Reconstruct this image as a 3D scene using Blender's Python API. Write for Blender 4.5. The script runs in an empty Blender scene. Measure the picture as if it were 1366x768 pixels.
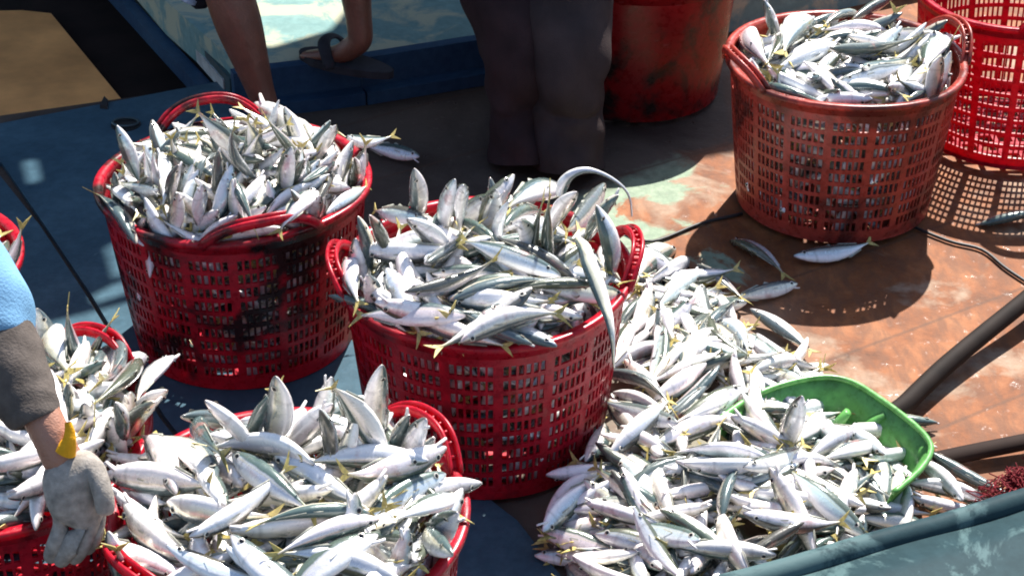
import bpy, bmesh, math, random
import numpy as np
from mathutils import Vector, Matrix, Quaternion, geometry
PI = math.pi
SC = bpy.context.scene
COL = SC.collection

# ------------------------------------------------------------------ camera
CH, TH, FPX = 1.93, math.radians(31), 2506.0
cam_data = bpy.data.cameras.new('camera')
cam_data.sensor_width = 36; cam_data.lens = FPX / 1366 * 36
cam_data.clip_start = .05; cam_data.clip_end = 2000
cam = bpy.data.objects.new('camera', cam_data); COL.objects.link(cam)
cam.location = (0, 0, CH); cam.rotation_euler = (PI / 2 - TH, 0, 0)
SC.camera = cam
# ------------------------------------------------------------------ sky, sun, exposure
SUN = Vector((.2534, .7558, 1)).normalized()
w = bpy.data.worlds.new('World'); SC.world = w; w.use_nodes = True
nt = w.node_tree; bg = nt.nodes['Background']
sky = nt.nodes.new('ShaderNodeTexSky'); sky.sky_type = 'NISHITA'; sky.sun_disc = False
sky.sun_elevation = math.asin(SUN.z); sky.sun_rotation = math.atan2(SUN.x, SUN.y)
nt.links.new(sky.outputs[0], bg.inputs[0]); bg.inputs[1].default_value = .08
sl = bpy.data.lights.new('sun', 'SUN'); sl.energy = 4.9; sl.angle = math.radians(.55); sl.color = (1, .955, .89)
so = bpy.data.objects.new('sun', sl); COL.objects.link(so); so.location = (3, 6, 9)
so.rotation_euler = SUN.to_track_quat('Z', 'Y').to_euler()
SC.view_settings.view_transform = 'Standard'; SC.view_settings.look = 'None'
SC.view_settings.exposure = 1.38; SC.view_settings.gamma = 1
SC.render.engine = 'CYCLES'; SC.cycles.filter_width = 1.9
SC.cycles.max_bounces = 8; SC.cycles.transparent_max_bounces = 8

# ------------------------------------------------------------------ helpers
def at(px, py, z=0.0):
    """world point at height z that the photograph shows at (px, py)"""
    d = Vector((0, math.cos(TH), -math.sin(TH))) + Vector((1, 0, 0)) * ((px - 683) / FPX) + Vector((0, math.sin(TH), math.cos(TH))) * ((384 - py) / FPX)
    return Vector((0, 0, CH)) + d * ((z - CH) / d.z)

def mesh(name, V, Fc, mat=None, parent=None, smooth=False, mats=None, mi=None):
    me = bpy.data.meshes.new(name)
    me.from_pydata([tuple(v) for v in V], [], Fc)
    for m in (mats or ([mat] if mat else [])): me.materials.append(m)
    if mi is not None: me.polygons.foreach_set('material_index', mi)
    if smooth: me.polygons.foreach_set('use_smooth', [True] * len(me.polygons))
    me.update()
    o = bpy.data.objects.new(name, me); COL.objects.link(o)
    if parent: o.parent = parent
    return o

def tag(o, label=None, cat=None, group=None, kind=None):
    if label: o['label'] = label
    if cat: o['category'] = cat
    if group: o['group'] = group
    if kind: o['kind'] = kind
    return o

def empty(name, loc, rz=0):
    o = bpy.data.objects.new(name, None); COL.objects.link(o)
    o.location = loc; o.rotation_euler = (0, 0, rz); o.empty_display_size = .05
    return o

class MB:
    def __init__(s): s.V = []; s.F = []
    def add(s, V, Fc):
        n = len(s.V); s.V += [tuple(v) for v in V]; s.F += [tuple(i + n for i in f) for f in Fc]
    def box(s, c, x, y, z):
        """box centred on c with half-axis vectors x, y, z"""
        c, x, y, z = Vector(c), Vector(x), Vector(y), Vector(z)
        V = [c + x * a + y * b + z * d for d in (-1, 1) for b in (-1, 1) for a in (-1, 1)]
        s.add(V, [(0, 2, 3, 1), (4, 5, 7, 6), (0, 1, 5, 4), (2, 6, 7, 3), (0, 4, 6, 2), (1, 3, 7, 5)])
    def tube(s, P, r, n=8, flat=1.0, cap=True, upv=(0, 0, 1)):
        P = [Vector(p) for p in P]; R = r if hasattr(r, '__len__') else [r] * len(P)
        V = []; Fc = []
        for i, p in enumerate(P):
            t = (P[min(i + 1, len(P) - 1)] - P[max(i - 1, 0)]).normalized()
            u = Vector(upv); a = t.cross(u)
            if a.length < 1e-3: a = t.cross(Vector((0, 1, 0)))
            a.normalize(); b = a.cross(t)
            for k in range(n):
                q = 2 * PI * k / n
                V.append(p + a * (R[i] * math.cos(q)) + b * (R[i] * flat * math.sin(q)))
        for i in range(len(P) - 1):
            for k in range(n):
                k2 = (k + 1) % n
                Fc.append((i * n + k, i * n + k2, (i + 1) * n + k2, (i + 1) * n + k))
        if cap:
            Fc.append(tuple(range(n))[::-1]); Fc.append(tuple(range((len(P) - 1) * n, len(P) * n)))
        s.add(V, Fc)
    def build(s, name, mat, parent=None, smooth=False): return mesh(name, s.V, s.F, mat, parent, smooth)

def spline(P, n):
    """Catmull-Rom through the points"""
    P = [Vector(p) for p in P]; out = []
    Q = [P[0] * 2 - P[1]] + P + [P[-1] * 2 - P[-2]]
    for i in range(1, len(Q) - 2):
        for k in range(n):
            t = k / n; a, b, c, d = Q[i - 1:i + 3]
            out.append(.5 * ((2 * b) + (c - a) * t + (2 * a - 5 * b + 4 * c - d) * t * t + (3 * b - a - 3 * c + d) * t ** 3))
    out.append(P[-1]); return out

# ------------------------------------------------------------------ materials
def new_mat(name):
    m = bpy.data.materials.new(name); m.use_nodes = True
    return m, m.node_tree, m.node_tree.nodes['Principled BSDF'], m.node_tree.links
def N(nt, t, **k):
    n = nt.nodes.new(t)
    for a, b in k.items(): setattr(n, a, b)
    return n
def ramp(nt, fac, stops, interp='LINEAR'):
    r = nt.nodes.new('ShaderNodeValToRGB'); r.color_ramp.interpolation = interp
    while len(r.color_ramp.elements) < len(stops): r.color_ramp.elements.new(.5)
    for e, (p, c) in zip(r.color_ramp.elements, stops):
        e.position = p; e.color = (c[0], c[1], c[2], 1) if hasattr(c, '__len__') else (c, c, c, 1)
    nt.links.new(fac, r.inputs[0]); return r.outputs[0]
def mix(nt, fac, a, b, mode='MIX'):
    m = nt.nodes.new('ShaderNodeMix'); m.data_type = 'RGBA'; m.blend_type = mode
    for s, v in ((m.inputs[0], fac), (m.inputs[6], a), (m.inputs[7], b)):
        if isinstance(v, (int, float)): s.default_value = v
        elif hasattr(v, '__len__'): s.default_value = (v[0], v[1], v[2], 1)
        else: nt.links.new(v, s)
    return m.outputs[2]
def noise(nt, vec, scale, detail=5, rough=.55, dist=0):
    n = nt.nodes.new('ShaderNodeTexNoise'); n.inputs['Scale'].default_value = scale
    n.inputs['Detail'].default_value = detail; n.inputs['Roughness'].default_value = rough; n.inputs['Distortion'].default_value = dist
    if vec is not None: nt.links.new(vec, n.inputs['Vector'])
    return n.outputs[0]
def pos(nt, scale=(1, 1, 1), rot=(0, 0, 0), obj=False):
    if obj: v = nt.nodes.new('ShaderNodeTexCoord').outputs['Object']
    else: v = nt.nodes.new('ShaderNodeNewGeometry').outputs['Position']
    m = nt.nodes.new('ShaderNodeMapping'); m.inputs['Scale'].default_value = scale; m.inputs['Rotation'].default_value = rot
    nt.links.new(v, m.inputs[0]); return m.outputs[0]
def bump(nt, bs, h, strength=.3, dist=.01):
    b = nt.nodes.new('ShaderNodeBump'); b.inputs['Strength'].default_value = strength; b.inputs['Distance'].default_value = dist
    nt.links.new(h, b.inputs['Height']); nt.links.new(b.outputs[0], bs.inputs['Normal'])
def simple(name, col, rough=.5, metal=0, nz=None, coat=0, bp=None):
    m, nt, bs, L = new_mat(name)
    bs.inputs['Roughness'].default_value = rough; bs.inputs['Metallic'].default_value = metal
    bs.inputs['Coat Weight'].default_value = coat
    if rough >= .7: bs.inputs['Specular IOR Level'].default_value = .15
    sc, amt = nz or (30, .35)
    v = pos(nt); n = noise(nt, v, sc)
    lo = [c * (1 - amt) for c in col]; hi = [min(1, c * (1 + amt * .6)) for c in col]
    L.new(ramp(nt, n, [(.3, lo), (.7, hi)]), bs.inputs['Base Color'])
    bump(nt, bs, n, .15, .003)
    if bp: bump(nt, bs, mix(nt, .4, noise(nt, pos(nt, (1, 1, .55), (.3, .5, .2)), bp, 3, .5, 1.2), noise(nt, v, 300, 2)), .45, .006)
    return m

def deck_mat():
    m, nt, bs, L = new_mat('rusty_orange_deck')
    v = pos(nt); vs = pos(nt, (2.2, .8, 1), (0, 0, .5))
    big = noise(nt, v, 3.1, 6, .62, .6); fine = noise(nt, v, 34, 6, .7); mid = noise(nt, v, 9, 6, .65, .4); strk = noise(nt, vs, 16, 5, .6, .3)
    rust = ramp(nt, mid, [(.28, (.055, .021, .009)), (.45, (.18, .058, .017)), (.58, (.245, .088, .030)), (.75, (.29, .125, .052))])
    rust = mix(nt, ramp(nt, strk, [(.42, 0), (.60, .75)]), rust, (.12, .048, .022))
    pale = ramp(nt, fine, [(.3, (.20, .125, .08)), (.7, (.32, .235, .165))])
    c = mix(nt, ramp(nt, big, [(.52, 0), (.60, .85)]), rust, pale)
    # worn pale green paint, mostly towards the hold and in a few islands elsewhere
    g = noise(nt, pos(nt, (1, 1, 1), (.3, 0, 1.1)), 4.2, 6, .6, .7)
    sx = N(nt, 'ShaderNodeSeparateXYZ'); L.new(nt.nodes.new('ShaderNodeNewGeometry').outputs['Position'], sx.inputs[0])
    mr = N(nt, 'ShaderNodeMapRange'); mr.inputs[1].default_value = .56; mr.inputs[2].default_value = .34; mr.inputs[3].default_value = -.13; mr.inputs[4].default_value = .17
    L.new(sx.outputs[0], mr.inputs[0])
    ad = N(nt, 'ShaderNodeMath', operation='ADD'); L.new(g, ad.inputs[0]); L.new(mr.outputs[0], ad.inputs[1])
    green = ramp(nt, fine, [(.3, (.12, .17, .115)), (.7, (.26, .32, .225))])
    c = mix(nt, ramp(nt, ad.outputs[0], [(.585, 0), (.63, 1)]), c, green)
    # wet grey silt under and around the heap
    mr2 = N(nt, 'ShaderNodeMapRange'); mr2.inputs[1].default_value = .62; mr2.inputs[2].default_value = .28; mr2.inputs[3].default_value = 0; mr2.inputs[4].default_value = .9
    L.new(sx.outputs[0], mr2.inputs[0])
    ml = N(nt, 'ShaderNodeMath', operation='MULTIPLY'); L.new(mr2.outputs[0], ml.inputs[0])
    mr3 = N(nt, 'ShaderNodeMapRange'); mr3.inputs[1].default_value = 3.35; mr3.inputs[2].default_value = 3.1; L.new(sx.outputs[1], mr3.inputs[0]); L.new(mr3.outputs[0], ml.inputs[1])
    c = mix(nt, ml.outputs[0], c, ramp(nt, mid, [(.3, (.10, .07, .05)), (.7, (.26, .22, .17))]))
    # shade at the back painted into the deck colour, with a slanting edge
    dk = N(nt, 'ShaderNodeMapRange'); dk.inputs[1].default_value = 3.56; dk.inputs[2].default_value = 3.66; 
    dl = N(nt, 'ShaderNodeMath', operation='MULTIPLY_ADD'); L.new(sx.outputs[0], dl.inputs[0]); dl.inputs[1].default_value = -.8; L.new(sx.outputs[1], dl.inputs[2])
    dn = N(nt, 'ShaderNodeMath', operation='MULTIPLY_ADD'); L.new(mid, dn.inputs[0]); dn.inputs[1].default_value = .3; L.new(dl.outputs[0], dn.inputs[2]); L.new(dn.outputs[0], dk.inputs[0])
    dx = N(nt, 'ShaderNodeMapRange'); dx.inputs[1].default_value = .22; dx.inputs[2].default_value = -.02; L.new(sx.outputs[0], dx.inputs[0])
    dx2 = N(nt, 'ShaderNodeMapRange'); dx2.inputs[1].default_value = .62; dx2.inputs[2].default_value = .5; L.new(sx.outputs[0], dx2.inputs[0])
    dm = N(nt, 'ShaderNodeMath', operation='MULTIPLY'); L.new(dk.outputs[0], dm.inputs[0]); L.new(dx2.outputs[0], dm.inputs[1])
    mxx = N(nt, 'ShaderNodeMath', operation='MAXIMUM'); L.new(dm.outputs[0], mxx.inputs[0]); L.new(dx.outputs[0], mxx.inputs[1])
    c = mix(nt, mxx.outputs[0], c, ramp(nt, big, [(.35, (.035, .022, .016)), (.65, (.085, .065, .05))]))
    wv = N(nt, 'ShaderNodeTexWave'); wv.inputs['Scale'].default_value = 1.15; wv.inputs['Distortion'].default_value = .25; wv.inputs['Detail'].default_value = 2
    L.new(pos(nt, (1, 1, 1), (0, 0, math.radians(58))), wv.inputs[0])
    seam = ramp(nt, wv.outputs[0], [(0, .45), (.004, 1)])
    c = mix(nt, seam, (.07, .035, .02), c)
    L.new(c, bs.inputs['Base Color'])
    L.new(ramp(nt, fine, [(.33, .16), (.40, .75)]), bs.inputs['Roughness']); bs.inputs['Specular IOR Level'].default_value = .3
    bs.inputs['Coat Weight'].default_value = .0
    hh = mix(nt, .5, fine, mid); bump(nt, bs, hh, .7, .008)
    return m

def blue_mat(name, dark, light, patch=(.30, .45, .42), thr=(.66, .72), rough=.35):
    m, nt, bs, L = new_mat(name); bs.inputs['Specular IOR Level'].default_value = .12
    v = pos(nt); big = noise(nt, v, 5, 6, .6, .5); fine = noise(nt, v, 45, 5, .65)
    c = ramp(nt, big, [(.3, dark), (.7, light)])
    c = mix(nt, ramp(nt, fine, [(.40, .35), (.7, 0)]), c, [x * .45 for x in dark])
    p = noise(nt, pos(nt, (1, 1, 1), (0, .4, .6)), 6.5, 7, .65, .6)
    c = mix(nt, ramp(nt, p, [(thr[0], 0), (thr[1], 1)]), c, patch)
    L.new(c, bs.inputs['Base Color']); bs.inputs['Roughness'].default_value = rough
    bump(nt, bs, mix(nt, .5, big, fine), .35, .004)
    return m

def plastic(name, col, grime=.5, seed=0.0, trans=.35):
    """thin translucent coloured plastic, scuffed and grimy"""
    m, nt, bs, L = new_mat(name)
    oi = N(nt, 'ShaderNodeObjectInfo')
    v = pos(nt, (1, 1, 1), (seed, seed * 1.7, 0))
    n = noise(nt, v, 7, 6, .6, .5); f = noise(nt, v, 60, 4, .6)
    c = ramp(nt, f, [(.3, [x * .72 for x in col]), (.7, [min(1, x * 1.15) for x in col])])
    sc = noise(nt, pos(nt, (1, 1, 6), (seed, 0, 0)), 22, 5, .7)
    c = mix(nt, ramp(nt, sc, [(.60, 0), (.72, .35)]), c, [min(1, x * .6 + .16) for x in col])
    c = mix(nt, ramp(nt, n, [(.50, 0), (.60, grime)]), c, (.018, .015, .014))
    L.new(c, bs.inputs['Base Color']); bs.inputs['Roughness'].default_value = .3
    L.new(ramp(nt, f, [(.3, .2), (.7, .42)]), bs.inputs['Roughness'])
    tr = N(nt, 'ShaderNodeBsdfTranslucent'); L.new(mix(nt, 1, c, (1, .55, .55), 'MULTIPLY'), tr.inputs[0])
    mx = N(nt, 'ShaderNodeMixShader'); mx.inputs[0].default_value = trans
    L.new(bs.outputs[0], mx.inputs[1]); L.new(tr.outputs[0], mx.inputs[2])
    L.new(mx.outputs[0], nt.nodes['Material Output'].inputs[0])
    bump(nt, bs, f, .2, .002)
    return m

def fish_skin():
    m, nt, bs, L = new_mat('fish_skin')
    dv = N(nt, 'ShaderNodeAttribute', attribute_name='dv').outputs['Fac']
    lv = N(nt, 'ShaderNodeAttribute', attribute_name='lv').outputs['Fac']
    rn = N(nt, 'ShaderNodeAttribute', attribute_name='rnd').outputs['Fac']
    oi = N(nt, 'ShaderNodeObjectInfo').outputs['Random']
    ad = N(nt, 'ShaderNodeMath', operation='ADD'); L.new(rn, ad.inputs[0]); L.new(oi, ad.inputs[1])
    fr = N(nt, 'ShaderNodeMath', operation='FRACT'); L.new(ad.outputs[0], fr.inputs[0]); R = fr.outputs[0]
    m7 = N(nt, 'ShaderNodeMath', operation='MULTIPLY'); m7.inputs[1].default_value = 7.31; L.new(R, m7.inputs[0])
    f2 = N(nt, 'ShaderNodeMath', operation='FRACT'); L.new(m7.outputs[0], f2.inputs[0]); R2 = f2.outputs[0]
    P = pos(nt, (1, 1, 1)); n1 = noise(nt, P, 55, 4, .6); n2 = noise(nt, P, 160, 3, .6)
    # jitter the edge between back and flank
    j = N(nt, 'ShaderNodeMath', operation='MULTIPLY_ADD'); j.inputs[1].default_value = .16; L.new(n1, j.inputs[0]); L.new(dv, j.inputs[2])
    jj = N(nt, 'ShaderNodeMath', operation='SUBTRACT'); L.new(j.outputs[0], jj.inputs[0]); jj.inputs[1].default_value = .08
    back = ramp(nt, R, [(0, (.065, .095, .10)), (.3, (.075, .115, .10)), (.55, (.08, .09, .06)), (.75, (.10, .135, .14)), (1, (.085, .075, .06))])
    flank = ramp(nt, R2, [(0, (.54, .66, .72)), (.25, (.78, .67, .68)), (.5, (.76, .73, .58)), (.75, (.56, .53, .60)), (1, (.60, .74, .74))])
    belly = ramp(nt, R2, [(0, (.88, .87, .87)), (.4, (.86, .80, .79)), (.7, (.89, .87, .82)), (1, (.85, .82, .85))])
    c = mix(nt, ramp(nt, jj.outputs[0], [(.16, 0), (.40, 1)]), belly, flank)
    yl = ramp(nt, jj.outputs[0], [(.52, 0), (.58, .4), (.64, 0)])
    c = mix(nt, yl, c, (.42, .38, .14))
    c = mix(nt, ramp(nt, jj.outputs[0], [(.60, 0), (.70, 1)]), c, back)
    c = mix(nt, ramp(nt, n2, [(.58, 0), (.74, .22)]), c, (.12, .10, .10))
    # gill cover line and darker snout, dull yellow tail root
    gl = ramp(nt, lv, [(.20, 0), (.22, .3), (.25, 0)]); c = mix(nt, gl, c, (.12, .10, .09))
    c = mix(nt, ramp(nt, lv, [(0, .5), (.05, 0)]), c, (.16, .12, .11))
    c = mix(nt, ramp(nt, lv, [(.86, 0), (1, .7)]), c, (.38, .32, .12))
    bl = ramp(nt, noise(nt, P, 17, 4, .6), [(.62, 0), (.70, .5)]); c = mix(nt, bl, c, (.42, .16, .13))
    L.new(c, bs.inputs['Base Color'])
    L.new(ramp(nt, jj.outputs[0], [(.2, .05), (.5, .36), (.62, .34), (.75, .1)]), bs.inputs['Metallic'])
    L.new(ramp(nt, n1, [(.3, .14), (.7, .36)]), bs.inputs['Roughness'])
    bs.inputs['Coat Weight'].default_value = .6; bs.inputs['Coat Roughness'].default_value = .07
    bump(nt, bs, mix(nt, .5, n2, n1), .35, .002)
    return m

M = {}
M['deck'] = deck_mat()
M['blue'] = blue_mat('blue_deck_paint', (.035, .075, .105), (.07, .135, .175), (.28, .44, .44), (.68, .74))
M['navy'] = blue_mat('navy_paint', (.02, .05, .10), (.04, .09, .15), (.10, .18, .2), (.7, .76))
M['turq'] = blue_mat('turquoise_worn_paint', (.13, .25, .25), (.20, .32, .30), (.36, .37, .27), (.48, .58), .6)
M['greygreen'] = blue_mat('grey_green_wet_gelcoat', (.020, .042, .050), (.030, .058, .066), (.065, .11, .115), (.53, .59), .6)
M['greygreen'].node_tree.nodes['Principled BSDF'].inputs['Specular IOR Level'].default_value = .05
M['teal'] = simple('dark_teal_paint', (.03, .065, .075), .4)
M['ply'] = simple('plywood', (.72, .33, .11), .7, nz=(6, .3))
M['brown'] = simple('dark_wet_wood', (.022, .012, .009), .8, nz=(9, .4))
M['metal'] = simple('pale_worn_strip', (.42, .44, .42), .4)
M['black'] = simple('black_rubber', (.018, .018, .018), .5)
M['water'] = simple('sea_water', (.02, .07, .08), .08)
M['blocker_cloth'] = simple('shade_blocker_cloth', (.10, .16, .22), .85)
M['hose'] = simple('brown_hose', (.014, .009, .007), .75, nz=(20, .35))
M['net'] = simple('maroon_net_twine', (.16, .012, .018), .7, nz=(80, .5))
M['green'] = plastic('green_plastic', (.17, .50, .13), .25, 3.1, .35)
M['skin'] = simple('brown_skin', (.17, .066, .04), .42, nz=(25, .25), bp=60)
M['skin2'] = simple('tan_skin', (.33, .155, .10), .45, nz=(25, .2), bp=60)
M['shorts'] = simple('dark_shorts_cloth', (.02, .02, .024), .85)
M['trouser'] = simple('maroon_brown_trouser_cloth', (.034, .019, .020), .9, nz=(12, .35), bp=14)
M['trouser2'] = simple('grey_brown_trouser_cloth', (.044, .031, .030), .9, nz=(12, .3), bp=14)
M['shirtblue'] = simple('light_blue_cotton', (.17, .34, .52), .85, nz=(14, .25), bp=16)
M['greysleeve'] = simple('grey_brown_knit', (.10, .083, .073), .95, nz=(50, .3), bp=24)
M['glove'] = simple('grey_cotton_glove', (.32, .285, .25), .95, nz=(70, .4), bp=34)
M['yellow'] = simple('yellow_cuff', (.70, .33, .015), .8, bp=60)
M['hair'] = simple('black_hair', (.012, .01, .009), .6)
M['sandal'] = simple('dark_sandal_foam', (.03, .03, .035), .7)
M['fin'] = simple('yellow_fin', (.46, .37, .12), .45, nz=(120, .5))
M['finp'] = simple('pale_fin', (.34, .34, .28), .4, nz=(120, .4))
M['eyew'] = simple('fish_eye_ring', (.55, .52, .45), .15, .3)
M['eyeb'] = simple('fish_pupil', (.008, .008, .01), .08)
M['fish'] = fish_skin()

# ------------------------------------------------------------------ setting: deck, hold, raised deck, sea
P1, P2, P3 = at(-900, 282), at(300, 112), at(110, -105)
P3 = P2 + (P3 - P2) * 2.2
main_poly = [(-2.6, -1.2, 0), (3.6, -1.2, 0), (3.6, 9, 0), (P3.x, 9, 0), P3, P2, (-2.6, P2.y + (P1.y - P2.y) * (P2.x + 2.6) / (P2.x - P1.x), 0)]
tris = geometry.tessellate_polygon([[Vector(p) for p in main_poly]])
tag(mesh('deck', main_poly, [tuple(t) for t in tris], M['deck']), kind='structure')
tag(mesh('sea_water', [(-900, -900, -1.6), (900, -900, -1.6), (900, 900, -1.6), (-900, 900, -1.6)], [(0, 1, 2, 3)], M['water']), kind='structure')

def slab(name, pts, z0, z1, mat, parent=None):
    """flat slab over an outline given as points; z0 bottom, z1 top"""
    n = len(pts); V = [(p[0], p[1], z1) for p in pts] + [(p[0], p[1], z0) for p in pts]
    tr = [tuple(t) for t in geometry.tessellate_polygon([[Vector((p[0], p[1], 0)) for p in pts]])]
    def ccw(t):
        a, b, c = (Vector(V[i]) for i in t); return t if (b - a).cross(c - a).z > 0 else t[::-1]
    tr = [ccw(t) for t in tr]
    Fc = tr + [tuple(i + n for i in t[::-1]) for t in tr]
    area = sum(pts[i][0] * pts[(i + 1) % n][1] - pts[(i + 1) % n][0] * pts[i][1] for i in range(n))
    for i in range(n):
        j = (i + 1) % n; f = (i, i + n, j + n, j); Fc.append(f if area > 0 else f[::-1])
    return mesh(name, V, Fc, mat, parent)
# two blue painted panels with a dark gap between them
bl1 = [at(-340, 226), at(0, 170), at(290, 114), at(318, 110), at(332, 118), at(342, 150), at(370, 240), at(420, 360), at(480, 480), at(560, 600), at(690, 700), at(800, 840), at(700, 1100),
       at(500, 1100), at(330, 700), at(220, 560), at(121, 396), at(60, 305), at(3, 222), at(-130, 40 + 160)]
tag(slab('blue_deck_panel', bl1[:-1], .0, .010, M['blue']), kind='structure')
bl2 = [at(-340, 232), at(-10, 226), at(54, 306), at(115, 398), at(213, 562), at(322, 703), at(490, 1100), at(-700, 1100), at(-900, 500)]
tag(slab('blue_deck_panel', bl2, .0, .010, M['blue']), kind='structure')
# the open hold behind the panels: floor, side walls
hd = -.42
hold = MB()
d = (P3 - P2); e = (P1 - P2)
for a, b in ((P2, P2 + d), (P2 + e, P2)):
    hold.add([(a.x, a.y, -.002), (b.x, b.y, -.002), (b.x, b.y, hd), (a.x, a.y, hd)], [(0, 1, 2, 3)])
tag(hold.build('hold_wall', M['teal']), kind='structure')
tag(mesh('hold_floor', [(-9, 1, hd), (2, 1, hd), (2, 12, hd), (-9, 12, hd)], [(0, 1, 2, 3)], M['brown']), kind='structure')
zb = -.12
tag(slab('plywood_sheet', [at(-260, 236, zb), at(-10, 178, zb), at(170, 142, zb), at(68, 18, zb), at(30, 14, zb), at(-260, 18, zb)], zb - .018, zb, M['ply']),
    'tan plywood sheet lying in the open hold, top left', 'plywood')
zb = -.14
tag(slab('hatch_board', [at(60, 180, zb), at(330, 130, zb), at(196, -30, zb), at(40, -30, zb)], zb - .02, zb, M['brown']),
    'dark brown board beside the tan plywood in the hold', 'board')
# coaming along the hold with a pale strip
co = empty('hatch_coaming', P2)
def along(x0, y0, x1, y1, z, w, h, name, mat):
    a = at(x0, y0, z); b = at(x1, y1, z); dr = (b - a).normalized(); sd = Vector((-dr.y, dr.x, 0))
    m = MB(); m.box((a + b) / 2 - Vector((0, 0, h / 2)), (b - a) / 2, sd * w / 2, (0, 0, h / 2))
    o = m.build(name, mat); o.parent = co; o.matrix_parent_inverse = co.matrix_world.inverted(); o.location = o.location - Vector(co.location); return o
along(92, -130, 302, 106, .035, .018, .035, 'edge_strip', M['metal'])
along(112, -130, 318, 103, .055, .045, .055, 'coaming_beam', M['teal'])
along(48, -130, 272, 112, -.012, .035, .04, 'inner_beam', M['navy'])
tag(co, 'dark teal hatch coaming with a pale strip beside the open hold', 'coaming')
# raised turquoise deck with a stepped navy side
zt = .10
rd = [at(118, -115, zt), at(217, -2, zt), at(300, 70, zt), at(318, 92, zt), at(350, 89, zt), at(420, 82, zt), at(480, 74, zt), at(620, 52, zt), at(780, 28, zt), at(900, 10, zt), at(1400, -90, zt), at(1400, -420, zt), at(118, -420, zt)]
tag(slab('raised_deck', rd, .0, zt, M['turq']), kind='structure')
fc = MB(); fr = [at(310, 99, zt), at(350, 93, zt), at(480, 78, zt), at(620, 56, zt), at(780, 32, zt), at(900, 14, zt)]
fc2 = MB()
for i in range(len(fr) - 1):
    a, b = fr[i], fr[i + 1]; dr = (b - a).normalized(); sd = Vector((-dr.y, dr.x, 0))
    fc.box(((a + b) / 2) + Vector((0, 0, -.046)) + sd * .006, (b - a) / 2, sd * .016, (0, 0, .05))
    fc2.box(((a + b) / 2) + Vector((0, 0, -.085)) - sd * .03, (b - a) / 2, sd * .02, (0, 0, .016))
fb = fc.build('step_board', M['navy']); tag(fb, kind='structure')
tag(fc2.build('step_ledge', M['navy']), kind='structure')
# recessed ring fitting in the blue panel
rf = empty('deck_fitting', at(168, 167, .010)); m = MB()
m.tube([(0, 0, .0), (0, 0, .003)], [.034, .034], 24); m.build('recess_plate', M['black'], rf)
m = MB(); m.tube([(.03 * math.cos(a), .022 * math.sin(a), .008) for a in np.linspace(0, 2 * PI, 20)], .003, 6, cap=False); m.build('ring', M['teal'], rf, True)
tag(rf, 'dark oval ring fitting let into the blue panel', 'deck fitting')
tag(slab('rubber_scrap', [at(133, 140, .02), at(143, 141, .02), at(144, 133, .02), at(139, 128, .02), at(136, 134, .02)], .002, .02, M['black']),
    'small dark scrap standing on the edge of the blue panel above the hold', 'scrap')

# unseen sheet added overhead; outline and gaps shaped to cast the wanted shade
AH = 2.45
def cast(px, py, z=0.0):
    g = at(px, py, z); k = AH - g.z
    return Vector((g.x + .2534 * k, g.y + .7558 * k, 0))
outer = [cast(*p) for p in [(-500, 452), (-60, 446), (60, 440), (200, 405), (330, 372), (520, 322), (700, 275), (840, 237), (930, 212), (985, 203), (998, 120), (1010, -60), (1040, -330), (1040, -700), (640, -700),
         (505, -120), (495, 0), (460, 62), (425, 108), (345, 132), (312, 124), (205, 5), (165, -40), (165, -120), (130, -700), (-1700, -700), (-1700, 300)]]
def hole(pts): return [cast(*p) for p in pts][::-1]
holes = [hole([(138, 338), (165, 328), (205, 342), (190, 362), (150, 380)]), hole([(28, 222), (46, 222), (52, 250), (36, 252)]),
         hole([(118, 405), (150, 388), (190, 378), (212, 388), (160, 402), (125, 414)])]
allp = outer + sum(holes, [])
tr = geometry.tessellate_polygon([outer] + holes)
V = [(p.x, p.y, AH) for p in allp]
aw = mesh('shade_blocker', V, [tuple(t) for t in tr], M['blocker_cloth'])
sm = aw.modifiers.new('s', 'SOLIDIFY'); sm.thickness = .004
tag(aw, kind='structure')

tag(slab('sky_blocker_wall', [(-3.5, 7.2), (1.1, 7.2), (1.1, 7.3), (-3.5, 7.3)], 0, 2.6, M['navy']), kind='structure')  # unseen wall, added to cut skylight over the shaded back
# ------------------------------------------------------------------ baskets
def basket_wall(H=.315, rb=.203, rt=.237, panels=17, per=6, rows=9, holed=True, rng=random):
    """tapered wall with rows of upright slots, grouped between wider ribs"""
    us = []  # (angle, solid?) strips
    unit = 2 * PI / (panels * (per * 2 + 2.0))
    a = 0; cuts = [0.0]; holes_u = []
    for p in range(panels):
        a += unit * 1.6; cuts.append(a); holes_u.append(False)
        for k in range(per):
            a += unit * 1.34; cuts.append(a); holes_u.append(True)
            wd = unit * .66 if k < per - 1 else unit * (2 * per + 2.0 - 1.6 - 1.34 * per - .66 * (per - 1))
            a += wd; cuts.append(a); holes_u.append(False)
    cuts[-1] = 2 * PI
    zs = [0, .028]; hv = [False]
    pitch = (H - .028 - .022) / rows
    z = .028
    for r in range(rows):
        z += pitch * .70; zs.append(z); hv.append(True)
        z += pitch * .30; zs.append(z); hv.append(False)
    zs.append(H); hv.append(False)
    nu = len(cuts) - 1; V = []; Fc = []
    for z in zs:
        r = rb + (rt - rb) * (z / H) ** .9
        for i in range(nu): V.append((r * math.cos(cuts[i]), r * math.sin(cuts[i]), z + .004))
    for j in range(len(zs) - 1):
        for i in range(nu):
            if holed and hv[j] and (holes_u[i] or (rng.random() < .006 and 3 < i % 13 < 11)): continue
            i2 = (i + 1) % nu
            Fc.append((j * nu + i, j * nu + i2, (j + 1) * nu + i2, (j + 1) * nu + i))
    return V, Fc

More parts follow.
